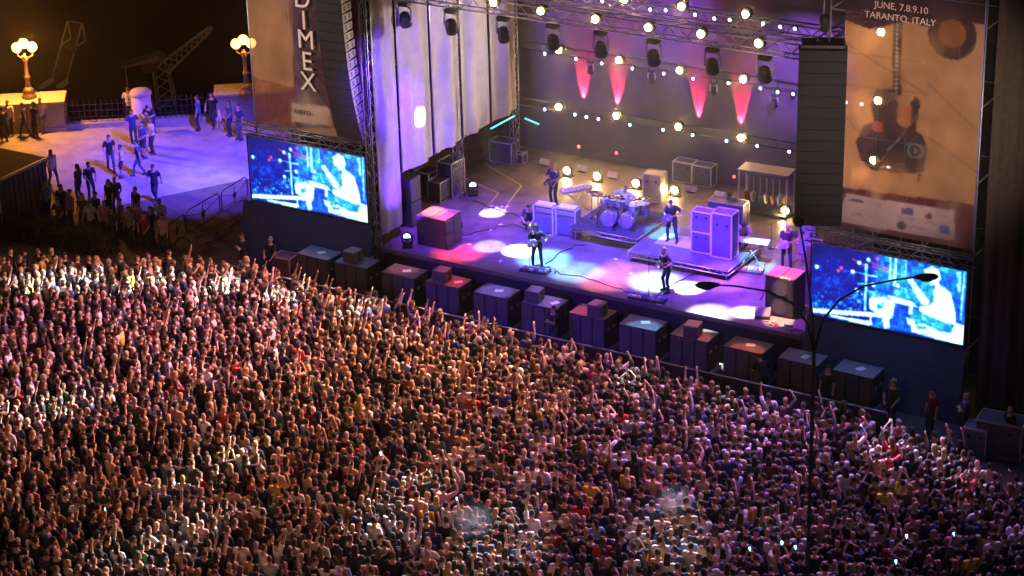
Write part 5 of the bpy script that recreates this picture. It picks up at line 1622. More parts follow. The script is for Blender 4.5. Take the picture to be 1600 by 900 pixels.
# ---- the pit and the guards
def in_pit(fig, px, py, rz, label, shirt, **k):
    v = on_floor(px, py, 0)
    if -46 < v.x < -23.5:                                   # between the barrier and the subwoofers
        w = on_wall(px, py - 20, 65.0)
        v = Vector((w.x, 65.0, 0))
    return person(fig, (v.x, v.y, 0), rz, label, shirt, **k)
in_pit(f_cross, 383, 430, R(150), 'security guard with folded arms at the corner of the left tower', BLK, hair='short')
in_pit(f_hips, 427, 436, R(170), 'security guard in black beside the reddish topped case', BLK, hair='short', hairc='grey', skin=2)
in_pit(f_bend, 571, 455, R(-20), 'photographer in blue shirt bending by the second subwoofer', (0.12, 0.14, 0.3), hair='short')
in_pit(f_cross, 865, 528, R(170), 'guard in black with folded arms before the sixth subwoofer', BLK, hair='short', skin=1)
in_pit(f_bend, 1192, 612, R(40), 'crouched cameraman in black at the right end of the lit subwoofers', BLK, hair='short')
in_pit(f_hips, 1394, 665, R(165), 'blond guard in dark shirt below the right screen', (0.05, 0.05, 0.06), hair='curly', hairc='fair', skin=2)
in_pit(f_stand, 1455, 690, R(150), 'guard in a dull red shirt in the shade below the right screen', (0.14, 0.02, 0.03), hair='short')
in_pit(f_cross, 1506, 690, R(120), 'guard in blue shirt with folded arms by the grey blue case', (0.05, 0.06, 0.2), hair='none', skin=2)
in_pit(f_stand, 1574, 712, R(150), 'bald guard in black at the right end of the pit', BLK, hair='none', skin=2)
in_pit(f_stand, 1292, 655, R(170), 'guard in black half hidden behind the barrier near the lamp post', BLK, hair='short', skin=1)

# ---- the square on the left
SQ = [
 (f_stand, 8, 222, 60, 'person in black shirt at the left edge before the lamp pedestal', BLK, 'short'),
 (f_stand, 17, 212, 200, 'person in pale shirt with folded hands beside the left pedestal', (0.7, 0.62, 0.6), 'short'),
 (f_walk, 42, 214, 120, 'person in black walking before the left pedestal', BLK, 'short'),
 (f_stand, 57, 214, 170, 'person in dark blue standing before the left lamp', (0.04, 0.05, 0.12), 'long'),
 (f_walk, 68, 206, 200, 'person in white shirt and jeans at the right corner of the left pedestal', (0.75, 0.72, 0.75), 'short'),
 (f_hips, 204, 190, 40, 'person in white shirt leaning on the round stone column', (0.72, 0.7, 0.72), 'short'),
 (f_bend, 238, 206, 200, 'person in dark shirt stooping in front of the round stone column', (0.04, 0.05, 0.10), 'short'),
 (f_hips, 240, 240, 150, 'woman in a white dress by the group under the column', (0.78, 0.76, 0.78), 'long'),
 (f_walk, 210, 225, 220, 'large man in navy shirt in the group before the column', (0.04, 0.06, 0.18), 'short'),
 (f_kid, 226, 246, 170, 'person in a spotted dark dress near the woman in white', (0.08, 0.10, 0.25), 'bun'),
 (f_walk, 174, 266, 230, 'man in black tee and jeans walking with the group', BLK, 'short'),
 (f_kid, 192, 277, 140, 'child in white tee and shorts walking with the group', (0.75, 0.75, 0.75), 'short'),
 (f_walk, 219, 274, 120, 'person in navy top and jeans stepping ahead of the group', (0.05, 0.07, 0.2), 'bun'),
 (f_stand, 312, 204, 120, 'person in blue jacket standing alone by the railing', (0.06, 0.10, 0.30), 'short'),
 (f_walk, 334, 198, 200, 'person in dark suit by the white easel near the railing', BLK, 'short'),
 (f_hips, 361, 212, 150, 'woman in dark dress near the right pedestal', (0.05, 0.06, 0.16), 'long'),
 (f_stand, 376, 218, 170, 'person in blue jeans half behind the left tower', (0.04, 0.04, 0.08), 'short'),
 (f_stand, 126, 315, 100, 'person in dark dress, left of the standing pair on the square', (0.02, 0.02, 0.04), 'long'),
 (f_hips, 143, 312, 250, 'person in dark clothes, right of the standing pair on the square', (0.02, 0.025, 0.05), 'short'),
 (f_walk, 244, 314, 200, 'man in cap walking alone across the bright square', (0.02, 0.02, 0.04), 'cap'),
 (f_stand, 174, 340, 170, 'person with back turned, left of the pair near the hedge', BLK, 'short'),
 (f_hips, 184, 335, 200, 'person in purple tee, right of the pair near the hedge', (0.10, 0.06, 0.14), 'none'),
 (f_stand, 216, 352, 170, 'person in dark tee with back turned before the barriers', BLK, 'short'),
 (f_hips, 254, 372, 200, 'man in dark vest over pale blue shirt by the leaning barriers', (0.30, 0.34, 0.55), 'short'),
 (f_walk, 84, 290, 250, 'person in white tee and jeans sitting back against the dark cabin', (0.72, 0.7, 0.72), 'long'),
 (f_stand, 57, 335, 200, 'person in blue shirt below the dark cabin', (0.10, 0.12, 0.35), 'short'),
 (f_hips, 78, 340, 180, 'person in pale blue tee before the dark cabin', (0.35, 0.4, 0.6), 'short'),
 (f_stand, 100, 348, 190, 'person in dark clothes near the cabin corner', BLK, 'long'),
 (f_stand, 133, 362, 190, 'woman with long hair behind the hedge', (0.12, 0.08, 0.10), 'long'),
 (f_stand, 154, 360, 170, 'person in black behind the middle of the hedge', BLK, 'short'),
 (f_hips, 168, 374, 200, 'person in pink tee at the end of the hedge', (0.5, 0.2, 0.4), 'bun'),
 (f_stand, 192, 370, 150, 'person in brown tee at the end of the hedge', (0.2, 0.12, 0.10), 'short'),
 (f_stand, 206, 384, 180, 'person in grey striped top between hedge and barriers', (0.25, 0.22, 0.28), 'long'),
 (f_stand, 40, 345, 190, 'person in grey tee at the lower left of the dark cabin', (0.2, 0.2, 0.25), 'short'),
 (f_hips, 20, 338, 170, 'person in black tee against the wall of the dark cabin', BLK, 'short'),
 (f_stand, 114, 356, 160, 'person in violet top before the cabin corner', (0.25, 0.12, 0.4), 'bun'),
 (f_walk, 146, 372, 190, 'person in white tee behind the hedge, near its right end', (0.7, 0.68, 0.7), 'short'),
 (f_stand, 180, 384, 175, 'person in dark blue tee at the corner of the hedge', (0.05, 0.06, 0.15), 'long'),
 (f_hips, 218, 376, 185, 'person in violet shirt behind the striped top', (0.3, 0.15, 0.45), 'short'),
 (f_stand, 240, 384, 170, 'person in black with long hair by the barriers', BLK, 'long'),
 (f_stand, 258, 396, 180, 'person in pale pink top at the foot of the barriers', (0.55, 0.35, 0.4), 'bun'),
 (f_hips, 96, 370, 180, 'person in black jacket behind the left half of the hedge', BLK, 'short'),
 (f_hips, 230, 392, 180, 'person in dark red tee nearest the leaning barriers', (0.3, 0.04, 0.06), 'short'),
]
JEAN = (0.06, 0.08, 0.16)
for i, (fg, px, py, rz, lb, col, hr) in enumerate(SQ):
    v = on_floor(px, py, 0)
    person(fg, (v.x, v.y, 0), R(rz), lb, col, trousers=JEAN if 'jeans' in lb else (0.025, 0.028, 0.05), hair=hr, hairc=random.choice(['dark', 'brown', 'dark']), skin=i, scale=0.96 if 'child' not in lb else 0.85)

# ================================================================ THE SQUARE
def pedestal(c, along, L, Dp, h, label):
    t = thing('stone_pedestal', label, 'pedestal', c, math.atan2(along.y, along.x))
    MB().box((0, 0, h / 2 - 0.06), (L, Dp, h - 0.12)).build('block', stone, t, bevel=0.02)
    MB().box((0, 0, h - 0.05), (L + 0.16, Dp + 0.16, 0.12)).build('coping', M('coping stone', (0.48, 0.43, 0.36), 0.75, var=0.2), t, bevel=0.02)
    MB().box((0, 0, 0.1), (L + 0.12, Dp + 0.12, 0.2)).build('plinth', stone, t, bevel=0.02)
    return t
pA = on_floor(103, 204, 0)
pB = on_floor(340, 190, 0)
RD = (pB - pA); RD.z = 0
RD.normalize()
RN = Vector((-RD.y, RD.x, 0))
cA = pA - RD * 3.2 + RN * 0.7
cB = pB + RD * 2.2 + RN * 0.6
pedestal(cA, RD, 6.4, 1.5, 1.45, 'long stone pedestal under the left street lamp')
pedestal(cB, RD, 4.4, 1.4, 1.35, 'long stone pedestal under the right street lamp')
o = MB().box((0, 0, 0.12), ((pB - pA).length, 0.5, 0.24)).build('kerb', stone, None, (pA + pB) / 2 + RN * 0.35, math.atan2(RD.y, RD.x))
tag(o, 'low stone kerb under the iron railing', 'kerb')
colm = on_floor(224, 196, 0) + RN * 0.1
t = thing('stone_column', 'stout round white stone column in the middle of the railing', 'column', colm)
MB().lathe([(0.56, 0.0), (0.54, 0.25), (0.50, 0.4), (0.45, 1.45)], 20).build('shaft', M('white column stone', (0.55, 0.52, 0.5), 0.75, var=0.12), t)
MB().lathe([(0.46, 1.45), (0.51, 1.5), (0.51, 1.62), (0.40, 1.72), (0.12, 1.76)], 20).build('cap', M('white column stone', (0.55, 0.52, 0.5), 0.75), t)
iron = M('black iron', (0.03, 0.03, 0.04), 0.5, 0.5)
def railing(a, b, label):
    L = (b - a).length
    t = thing('iron_railing', label, 'railing', a + RN * 0.35, math.atan2((b - a).y, (b - a).x), 'iron railings by the sea')
    for z in (0.3, 0.62, 0.95):
        MB().box((L / 2, 0, 0.24 + z * 0.9), (L, 0.03, 0.035)).build('rail', iron, t)
    n = int(L / 0.24)
    for k in range(n):
        MB().box((L * (k + 0.5) / n, 0.002, 0.74), (0.03, 0.036, 1.0)).lathe([(0.03, 0), (0.03, 0.03), (0.003, 0.1)], 6, (L * (k + 0.5) / n, 0, 1.24)).build('baluster', iron, t)
railing(pA, colm - RD * 0.45 - RN * 0.3, 'iron railing with pointed bars left of the round column')
railing(colm + RD * 0.45 - RN * 0.3, pB, 'iron railing with pointed bars right of the round column')
globe = M('lit lamp globe', (1, 0.8, 0.5), emit=(1.0, 0.44, 0.08), strength=6.5)
def street_lamp(base, label, power):
    t = thing('street_lamp', label, 'street lamp', base, math.atan2(RD.y, RD.x), 'globe lamps on the sea wall')
    im = M('ochre cast iron', (0.25, 0.17, 0.10), 0.5, 0.4)
    MB().lathe([(0.33, 0), (0.33, 0.12), (0.26, 0.2), (0.24, 0.32), (0.27, 0.4), (0.2, 0.48), (0.14, 0.55)], 14).build('foot', im, t)
    MB().lathe([(0.13, 0.55), (0.10, 0.9), (0.15, 0.98), (0.15, 1.06), (0.09, 1.12), (0.075, 1.75), (0.13, 1.8), (0.13, 1.9), (0.07, 1.96), (0.06, 2.15)], 12).build('post', im, t)
    ar = MB()
    for k in range(3):
        a = 2 * math.pi * k / 3 + 0.5
        ar.path([(0, 0, 2.0), (0.2 * math.cos(a), 0.2 * math.sin(a), 1.92), (0.40 * math.cos(a), 0.40 * math.sin(a), 2.0), (0.40 * math.cos(a), 0.40 * math.sin(a), 2.14)], 0.035, 6)
        ar.lathe([(0.05, 0), (0.12, 0.04), (0.1, 0.07)], 10, (0.40 * math.cos(a), 0.40 * math.sin(a), 2.1))
    ar.build('bracket', im, t)
    for k in range(2):
        a = 2 * math.pi * k / 3 + 0.5
        MB().ball((0.40 * math.cos(a), 0.40 * math.sin(a), 2.38), 0.235, 18, 12).build('globe', globe, t)
    a = 2 * math.pi * 2 / 3 + 0.5
    MB().ball((0, 0, 2.62), 0.235, 18, 12).build('globe', globe, t)
    point(Vector(base) + V(0.5, -0.5, 2.9), power, (1.0, 0.34, 0.06), 0.3)
la = cA + RD * 1.1
lampA = on_floor(46, 153, 1.45)
lampB = on_floor(386, 147, 1.35)
street_lamp(lampA, 'street lamp with orange lit globes on the left pedestal', 2600)
street_lamp(lampB, 'street lamp with orange lit globes on the right pedestal', 260)
# easel by the railing
v = on_floor(343, 204, 0)
t = thing('easel', 'small white easel stand beside the person in a dark suit', 'easel', v)
for a, b in (((-0.15, 0, 0), (0, 0.05, 1.0)), ((0.2, 0, 0), (0, 0.05, 1.0)), ((0, 0.4, 0), (0, 0.05, 1.0))):
    MB().tube(a, b, 0.025, 6).build('leg', white_paint, t)
MB().box((0, -0.01, 0.5), (0.3, 0.03, 0.04)).build('ledge', white_paint, t)
# dark cabin
cc = on_floor(73, 246, 2.5)
t = thing('site_cabin', 'dark blue flat roofed cabin at the left edge of the square', 'cabin', (cc.x - 2.4, cc.y - 3.6, 0))
cabm = M('dark blue cabin steel', (0.035, 0.045, 0.09), 0.5, 0.2)
MB().box((0, 0, 1.2), (4.7, 7.1, 2.4)).build('wall', cabm, t)
MB().box((0, 0, 2.45), (4.8, 7.2, 0.1)).build('roof', M('black roof felt', (0.012, 0.011, 0.012), 0.9), t)
MB().box((2.42, 0, 2.46), (0.06, 7.24, 0.12)).build('roof_edge', M('lit roof edge', (0.55, 0.55, 0.6), 0.5), t)  # pale strip painting the light caught along the roof edge
for k in range(24):
    MB().box((2.37, -3.4 + k * 0.295, 1.2), (0.05, 0.12, 2.3)).build('wall_rib', cabm, t)
MB().box((2.40, 0.6, 1.15), (0.05, 0.06, 1.0)).build('door_handle', white_paint, t)
# hedge
leaf = M('dark hedge leaves', (0.055, 0.05, 0.03), 0.8, var=0.4, scale=15)
hA, hB = on_floor(-60, 352, 0), on_floor(178, 398, 0)
hd = hB - hA
t = thing('hedge', 'dark brownish clipped hedge between the square and the crowd', 'hedge', hA, math.atan2(hd.y, hd.x))
hr_ = np.random.default_rng(9)
N = 9000
L = hd.length
pts = np.stack([hr_.uniform(0, L, N), hr_.uniform(-0.55, 0.55, N), hr_.uniform(0.05, 1.0, N)], -1)
pts[:, 2] *= 1.0 + 0.12 * np.sin(pts[:, 0] * 3)
ax = hr_.normal(size=(N, 3)); ax /= np.linalg.norm(ax, axis=1)[:, None]
bx_ = np.cross(ax, hr_.normal(size=(N, 3))); bx_ /= np.linalg.norm(bx_, axis=1)[:, None]
sz = hr_.uniform(0.04, 0.09, N)[:, None]
vs = np.stack([pts - ax * sz, pts + bx_ * sz * 0.6, pts + ax * sz, pts - bx_ * sz * 0.6], 1).reshape(-1, 3)
me = np_mesh('leaves', vs, np.arange(4 * N).reshape(N, 4))
me.materials.append(leaf)
o = child(t, 'leaves', me)
o['kind'] = 'stuff'
st_ = MB()
for k in range(14):
    st_.tube((L * (k + 0.5) / 14, 0, 0), (L * (k + 0.5) / 14, 0.05, 0.8), 0.03, 6)
st_.build('stems', M('bark', (0.08, 0.05, 0.03), 0.9), t)
# leaning crowd fences
def fence(a, b, label, lean=0.0):
    d = b - a
    L = d.length
    t = thing('metal_fence', label, 'fence', a, math.atan2(d.y, d.x), 'metal fences on the square')
    q = Matrix.Rotation(lean, 3, 'X')
    Q = lambda x, y, z: q @ V(x, y, z)
    fm = M('dark fence tube', (0.05, 0.045, 0.06), 0.5, 0.5)
    MB().path([Q(0.12, 0, 0.15), Q(0, 0, 0.3), Q(0, 0, 0.95), Q(0.14, 0, 1.1), Q(L - 0.14, 0, 1.1), Q(L, 0, 0.95), Q(L, 0, 0.3), Q(L - 0.12, 0, 0.15), Q(0.12, 0, 0.15)], 0.026, 6).build('frame', fm, t)
    MB().tube(Q(L / 2, 0, 0.15), Q(L / 2, 0, 1.1), 0.02, 6).tube(Q(0.02, 0, 0.9), Q(L / 2, 0, 0.6), 0.014, 5).tube(Q(L - 0.02, 0, 0.9), Q(L / 2, 0, 0.6), 0.014, 5).build('bars', fm, t)
    MB().box(Q(L / 2, 0, 0.6), (0.22, 0.03, 0.22)).build('plate', fm, t)
    for x in (0.3, L - 0.3):
        MB().path([(x, -0.32, 0.01), (x, 0, 0.16), (x, 0.32, 0.01)], 0.02, 6).build('foot', fm, t)
ln = [((266, 392), (291, 372)), ((293, 370), (345, 339)), ((348, 338), (388, 313))]
for (a, b), w in zip(ln, ('nearest to the crowd', 'in the middle', 'nearest the left tower')):
    fence(on_floor(*a, 0), on_floor(*b, 0), 'dark metal fence on the square, %s of the front row' % w)
ln = [((292, 402), (328, 380)), ((330, 376), (358, 352)), ((362, 352), (384, 334))]
for (a, b), w in zip(ln, ('nearest to the crowd', 'in the middle', 'nearest the left tower')):
    fence(on_floor(*a, 0), on_floor(*b, 0), 'low folded dark fence behind the others, %s' % w, R(55))
# things out on the water
wz = -7.4
lat = M('dim lattice steel', (0.7, 0.62, 0.66), 0.6, 0.0)
v = on_floor(262, 166, wz)
t = thing('harbour_crane', 'dim lattice crane with a cabin and raised boom out beyond the railing', 'crane', v, PSI)
S = 1.18
def lattice(mb, a, b, w0, w1, n, r):
    a, b = Vector(a), Vector(b)
    d = (b - a).normalized()
    u = d.cross(V(0, 1, 0)).normalized()
    w = d.cross(u)
    prev = None
    for k in range(n + 1):
        c = a.lerp(b, k / n)
        h = w0 + (w1 - w0) * k / n
        q = [c + u * h + w * h, c - u * h + w * h, c - u * h - w * h, c + u * h - w * h]
        if prev:
            for i in range(4):
                mb.tube(prev[i], q[i], r, 5)
                mb.tube(prev[i], q[(i + 1) % 4], r * 0.7, 5)
        prev = q
    return mb
lattice(MB(), (0, 0, 0), (-0.2, 0, 2.3), 0.5, 0.42, 4, 0.05).build('tower', lat, t)
lattice(MB(), (-0.1, 0, 2.2), (2.75, 0, 4.5), 0.36, 0.13, 9, 0.045).build('boom', lat, t)
MB().ball((2.8, 0, 4.55), 0.16, 10, 8).build('boom_tip', M('pale boom tip', (0.6, 0.5, 0.5), 0.5), t)
cb = MB().box((-0.75, 0, 2.55), (0.9, 0.9, 0.8)).build('cabin', M('rusty cabin', (0.22, 0.15, 0.17), 0.6), t)
MB().hexa([V(-2.4, -0.6, 2.5), V(0.1, -0.6, 2.95), V(0.1, 0.6, 2.95), V(-2.4, 0.6, 2.5), V(-2.4, -0.6, 2.58), V(-0.3, -0.6, 3.2), V(-0.3, 0.6, 3.2), V(-2.4, 0.6, 2.58)]).build('roof', M('mauve crane roof', (0.45, 0.33, 0.45), 0.7), t)
MB().tube((-2.2, 0, 0.8), (-2.2, 0, 2.55), 0.04, 5).build('prop', lat, t)
v = on_floor(88, 136, wz)
t = thing('floating_frame', 'pale tubular frame rising from two white floats out on the water', 'frame', v, PSI)
fr_ = M('pale frame tube', (0.85, 0.82, 0.8), 0.5)
def edge(pa, pb, r=0.05):
    """tube between two points given in the frame's upright plane"""
    return MB().tube((pa[0], pa[2] if len(pa) > 2 else 0, pa[1]), (pb[0], pb[2] if len(pb) > 2 else 0, pb[1]), r, 6)
for dx, dy in ((0, 0), (0.85, 0.15)):
    pts = [(-0.2, 0.75), (0.95, 3.2), (0.95 + 0.42, 3.65), (1.02, 4.45), (0.45, 2.25)]
    for a, b in (((-0.2, 0.55), (1.05, 4.0)), ((0.5, 2.5), (1.15, 2.95)), ((1.15, 2.95), (1.05, 4.0))):
        edge((a[0] + dx, a[1] - dy, 0.1), (b[0] + dx, b[1] - dy, 0.1)).build('tube', fr_, t)
    MB().hexa([V(-1.1 + dx, -0.25, -0.25 - dy), V(-0.1 + dx, -0.25, 0.35 - dy), V(-0.1 + dx, 0.25, 0.35 - dy), V(-1.1 + dx, 0.25, -0.25 - dy), V(-1.1 + dx, -0.25, 0.0 - dy), V(-0.2 + dx, -0.25, 0.6 - dy), V(-0.2 + dx, 0.25, 0.6 - dy), V(-1.1 + dx, 0.25, 0.0 - dy)]).build('float', white_paint, t)
edge((1.05, 4.0, 0.1), (1.9, 3.85, 0.1), 0.03).build('tube', fr_, t)
MB().hexa([V(0.55, -0.3, 2.35), V(1.4, -0.3, 2.15), V(1.9, 0.6, 2.6), V(1.1, 0.6, 2.85), V(0.55, -0.3, 2.45), V(1.4, -0.3, 2.25), V(1.9, 0.6, 2.7), V(1.1, 0.6, 2.95)]).build('platform', M('dark platform', (0.12, 0.08, 0.09), 0.8), t)

# ================================================================ FOREGROUND STREET LAMP
def on_ray(px, py, dist):
    return Vector((0, 0, CAM_H)) + _ray(px, py) * dist
PD = 46.0
jn = on_ray(1272, 545, PD)
pole_xy = Vector((jn.x, jn.y))
t = thing('tall_street_lamp', 'unlit dark street lamp with three curved arms in front of the right screen', 'street lamp', (jn.x, jn.y, 0))
pm = M('grey lamp post paint', (0.30, 0.27, 0.29), 0.5, 0.0)
jz = jn.z
MB().path([(0, 0, 0), (0, 0, 1.2), (0, 0, 1.25), (0, 0, jz)], [0.075, 0.075, 0.05, 0.038], 12).build('post', pm, t)
fwd_h = Vector((-math.sin(PSI), math.cos(PSI), 0))
rgt_h = Vector((math.cos(PSI), math.sin(PSI), 0))
def in_plane(px, py, off=0.0):
    """point of the upright plane through the post, square to the view"""
    d = _ray(px, py)
    k = (Vector((jn.x, jn.y, 0)).dot(fwd_h) + off) / d.dot(fwd_h)
    return Vector((0, 0, CAM_H)) + d * k - Vector((jn.x, jn.y, 0))
arms = [[(1271, 548, 0), (1262, 505, 0), (1238, 474, 0), (1200, 455, 0), (1150, 447, 0), (1120, 445, 0)],
        [(1272, 548, 0), (1285, 500, 0), (1312, 468, 0), (1350, 447, 0), (1400, 437, 0), (1432, 433, 0)],
        [(1271, 548, 0), (1270, 500, 0.1), (1265, 455, 0.4), (1258, 400, 0.9), (1250, 352, 1.6)]]
for i, A in enumerate(arms):
    pts = [in_plane(*a) for a in A]
    MB().path(pts, [0.032, 0.026, 0.023, 0.021, 0.02, 0.02][:len(pts)], 10).build('arm', pm, t)
    e = pts[-1]
    d = (pts[-1] - pts[-2]).normalized()
    d.z = 0
    d.normalize()
    m = Vector((1, 0, 0)).rotation_difference(d).to_matrix()
    hd_ = MB()
    rs = []
    for q, a, b in ((-0.06, .025, .025), (0.0, .06, .04), (0.10, .10, .06), (0.24, .115, .065), (0.36, .09, .055), (0.43, .03, .025)):
        rs.append([e + m @ V(q, a * math.cos(x), b * math.sin(x)) for x in [2 * math.pi * k / 14 for k in range(14)]])
    ho = hd_.rings(rs).build('lamp_head', pm, t)
    MB().ball(e + m @ V(0.2, 0, -0.06), (.13, .09, .035), 12, 6, mat=m).build('glass', M('unlit lamp glass', (0.4, 0.4, 0.38), 0.2, var=0), ho)

# ================================================================ THE CROWD
up_l = dict(hl=(-0.22, 0.22, 2.02), el=(-1, 0.3, 0))
up_r = dict(hr=(0.20, 0.24, 2.04), er=(1, 0.3, 0))
POSES = {
 'calm':  (figure('calm', dict(hl=(-0.26, 0.10, 0.90), hr=(0.26, 0.10, 0.90))), 'arms down'),
 'right': (figure('right_up', dict(up_r, hl=(-0.24, 0.14, 0.95))), 'right arm raised'),
 'left':  (figure('left_up', dict(up_l, hr=(0.24, 0.14, 0.95))), 'left arm raised'),
 'both':  (figure('both_up', dict(up_l, **up_r)), 'both arms raised'),
 'clap':  (figure('clapping', dict(hl=(-0.05, 0.26, 1.90), hr=(0.06, 0.26, 1.92), el=(-1, 0.2, -0.1), er=(1, 0.2, -0.1))), 'hands overhead'),
 'phone': (figure('phone_up', dict(hl=(-0.10, 0.36, 1.66), hr=(0.10, 0.36, 1.66), el=(-1, 0, -0.8), er=(1, 0, -0.8), curl=1.2)), 'hands before face'),
 'turned': (figure('head_turned', dict(face=(-0.8, 0.6, 0.05), hl=(-0.24, 0.16, 0.95), hr=(0.20, 0.22, 1.1))), 'head turned left'),
 'aside': (figure('head_aside', dict(face=(0.7, 0.7, -0.1), hl=(-0.15, 0.25, 1.1), hr=(0.3, 0.05, 0.9), neck=(0.05, 0.03, 1.49))), 'head turned right'),
 'fist': (figure('fist_up', dict(hr=(0.30, 0.20, 1.80), er=(1, 0.2, -0.4), hl=(-0.22, 0.2, 1.0), curl=1.6)), 'bent right arm raised'),
 'front': (figure('front_hands', dict(hl=(-0.08, 0.26, 1.15), hr=(0.08, 0.28, 1.18), el=(-1, -0.2, -0.5), er=(1, -0.2, -0.5))), 'hands at chest'),
}
SHIRTS = [('black', (0.02, 0.02, 0.024), 60), ('dark grey', (0.06, 0.06, 0.065), 16), ('white', (0.72, 0.70, 0.68), 13), ('navy', (0.03, 0.045, 0.12), 10), ('beige', (0.45, 0.35, 0.25), 6),
          ('red', (0.45, 0.04, 0.04), 2.5), ('yellow', (0.60, 0.42, 0.06), 1), ('green', (0.08, 0.20, 0.10), 1), ('light blue', (0.30, 0.42, 0.58), 3), ('brown', (0.16, 0.08, 0.05), 5), ('pink', (0.55, 0.28, 0.28), 2), ('sleeveless tan', (0.45, 0.29, 0.20), 5)]
HAIRS = [('short', 'dark', 'short dark hair', 34), ('short', 'brown', 'short brown hair', 16), ('long', 'dark', 'long dark hair', 15), ('long', 'brown', 'long brown hair', 8), ('long', 'fair', 'long fair hair', 5), ('curly', 'dark', 'curly dark hair', 6), ('none', 'dark', 'shaved head', 7), ('short', 'grey', 'grey hair', 5), ('bun', 'dark', 'dark hair in a bun', 5), ('cap', 'dark', 'a cap', 2), ('short', 'fair', 'short fair hair', 4)]
PW = [('calm', 44), ('front', 16), ('turned', 12), ('aside', 11), ('fist', 3), ('right', 4), ('left', 3), ('both', 1.2), ('clap', 1), ('phone', 2.5)]
crng = random.Random(77)
def pick(L):
    return crng.choices(L, [x[-1] for x in L])[0]
POLY = [(-90, 398), (60, 392), (185, 405), (255, 398), (330, 402), (372, 412), (440, 428), (520, 450), (600, 466), (760, 508), (880, 540), (1000, 568), (1110, 598), (1200, 625), (1300, 636), (1345, 646), (1400, 662), (1440, 676), (1520, 700), (1548, 738), (1600, 755), (1680, 768), (1690, 985), (-90, 985)]
POLW = [on_floor(a, b, 1.6) for a, b in POLY]
POLW = [(v.x, v.y) for v in POLW]
def inside(x, y):
    c = False
    n = len(POLW)
    for i in range(n):
        (x1, y1), (x2, y2) = POLW[i], POLW[(i + 1) % n]
        if (y1 > y) != (y2 > y) and x < (x2 - x1) * (y - y1) / (y2 - y1) + x1:
            c = not c
    return c
def to_px(v):
    d = Vector(v) - Vector((0, 0, CAM_H))
    k = d.dot(_f)
    return 800 + FOC * d.dot(RT) / k, 450 - FOC * d.dot(UP) / k
# special people first: those with phones, and the yellow pair
special = []
def spec(px, py, pose, label, shirt, hair, hairc, phone=None, skin=0):
    v = on_floor(px, py, 1.62)
    special.append((v.x, v.y, pose, label, shirt, hair, hairc, phone, skin))
for (px, py, lb) in ((1181, 874, 'person with a glowing blue phone right of the bottom centre'), (1212, 864, 'person in beige with a bright teal phone held up left of the lamp post'), (1250, 872, 'person with a lit phone just left of the lamp post foot'), (1420, 855, 'person holding a violet lit phone right of the lamp post'),
                     (1406, 895, 'person holding a lit phone at the bottom edge right of the lamp post'), (1504, 850, 'person holding a pale lit phone toward the bottom right'), (146, 808, 'person holding a lit phone at the lower left'), (697, 792, 'person in white holding a lit phone toward the bottom centre'), (593, 724, 'person holding a bright white phone light in mid crowd')):
    spec(px, py, 'phone', lb, (0.5, 0.38, 0.26) if 'beige' in lb else (0.7, 0.68, 0.66) if 'white holding' in lb else BLK, 'short', 'dark', (0.3, 0.75, 1.0) if 'violet' not in lb else (0.5, 0.4, 1.0))
spec(1383, 765, 'calm', 'person in a bright yellow shirt right of the lamp post', (0.80, 0.75, 0.03), 'short', 'dark')
spec(1411, 757, 'clap', 'person with yellow sleeves arched overhead beside the yellow shirt', (0.75, 0.62, 0.05), 'short', 'dark')
spec(644, 838, 'both', 'person in white with both arms spread high near the bottom centre', (0.72, 0.7, 0.66), 'none', 'dark', None, 2)
spec(1518, 868, 'calm', 'person in a yellow top near the bottom right corner', (0.62, 0.5, 0.04), 'short', 'dark')
spec(1080, 856, 'calm', 'broad person in a pale beige shirt below the smoke puff', (0.62, 0.5, 0.36), 'short', 'dark')
pts = [(s[0], s[1]) for s in special]
xs = [p[0] for p in POLW]; ys = [p[1] for p in POLW]
tries = 0
cell = {}
def near(x, y, d):
    cx, cy = int(x // 0.7), int(y // 0.7)
    for i in (-1, 0, 1):
        for j in (-1, 0, 1):
            for (a, b) in cell.get((cx + i, cy + j), ()):
                if (a - x) ** 2 + (b - y) ** 2 < d * d:
                    return True
    return False
for p in pts:
    cell.setdefault((int(p[0] // 0.7), int(p[1] // 0.7)), []).append(p)
post = (pole_xy.x, pole_xy.y)
while tries < 160000 and len(pts) < 3000:
    tries += 1
    x, y = crng.uniform(min(xs), max(xs)), crng.uniform(min(ys), max(ys))
    if y > 63.5 or not inside(x, y) or near(x, y, 0.385 if y > 58 else 0.415) or (x - post[0]) ** 2 + (y - post[1]) ** 2 < 0.16:
        continue
    pts.append((x, y))
    cell.setdefault((int(x // 0.7), int(y // 0.7)), []).append((x, y))
print('crowd size', len(pts))
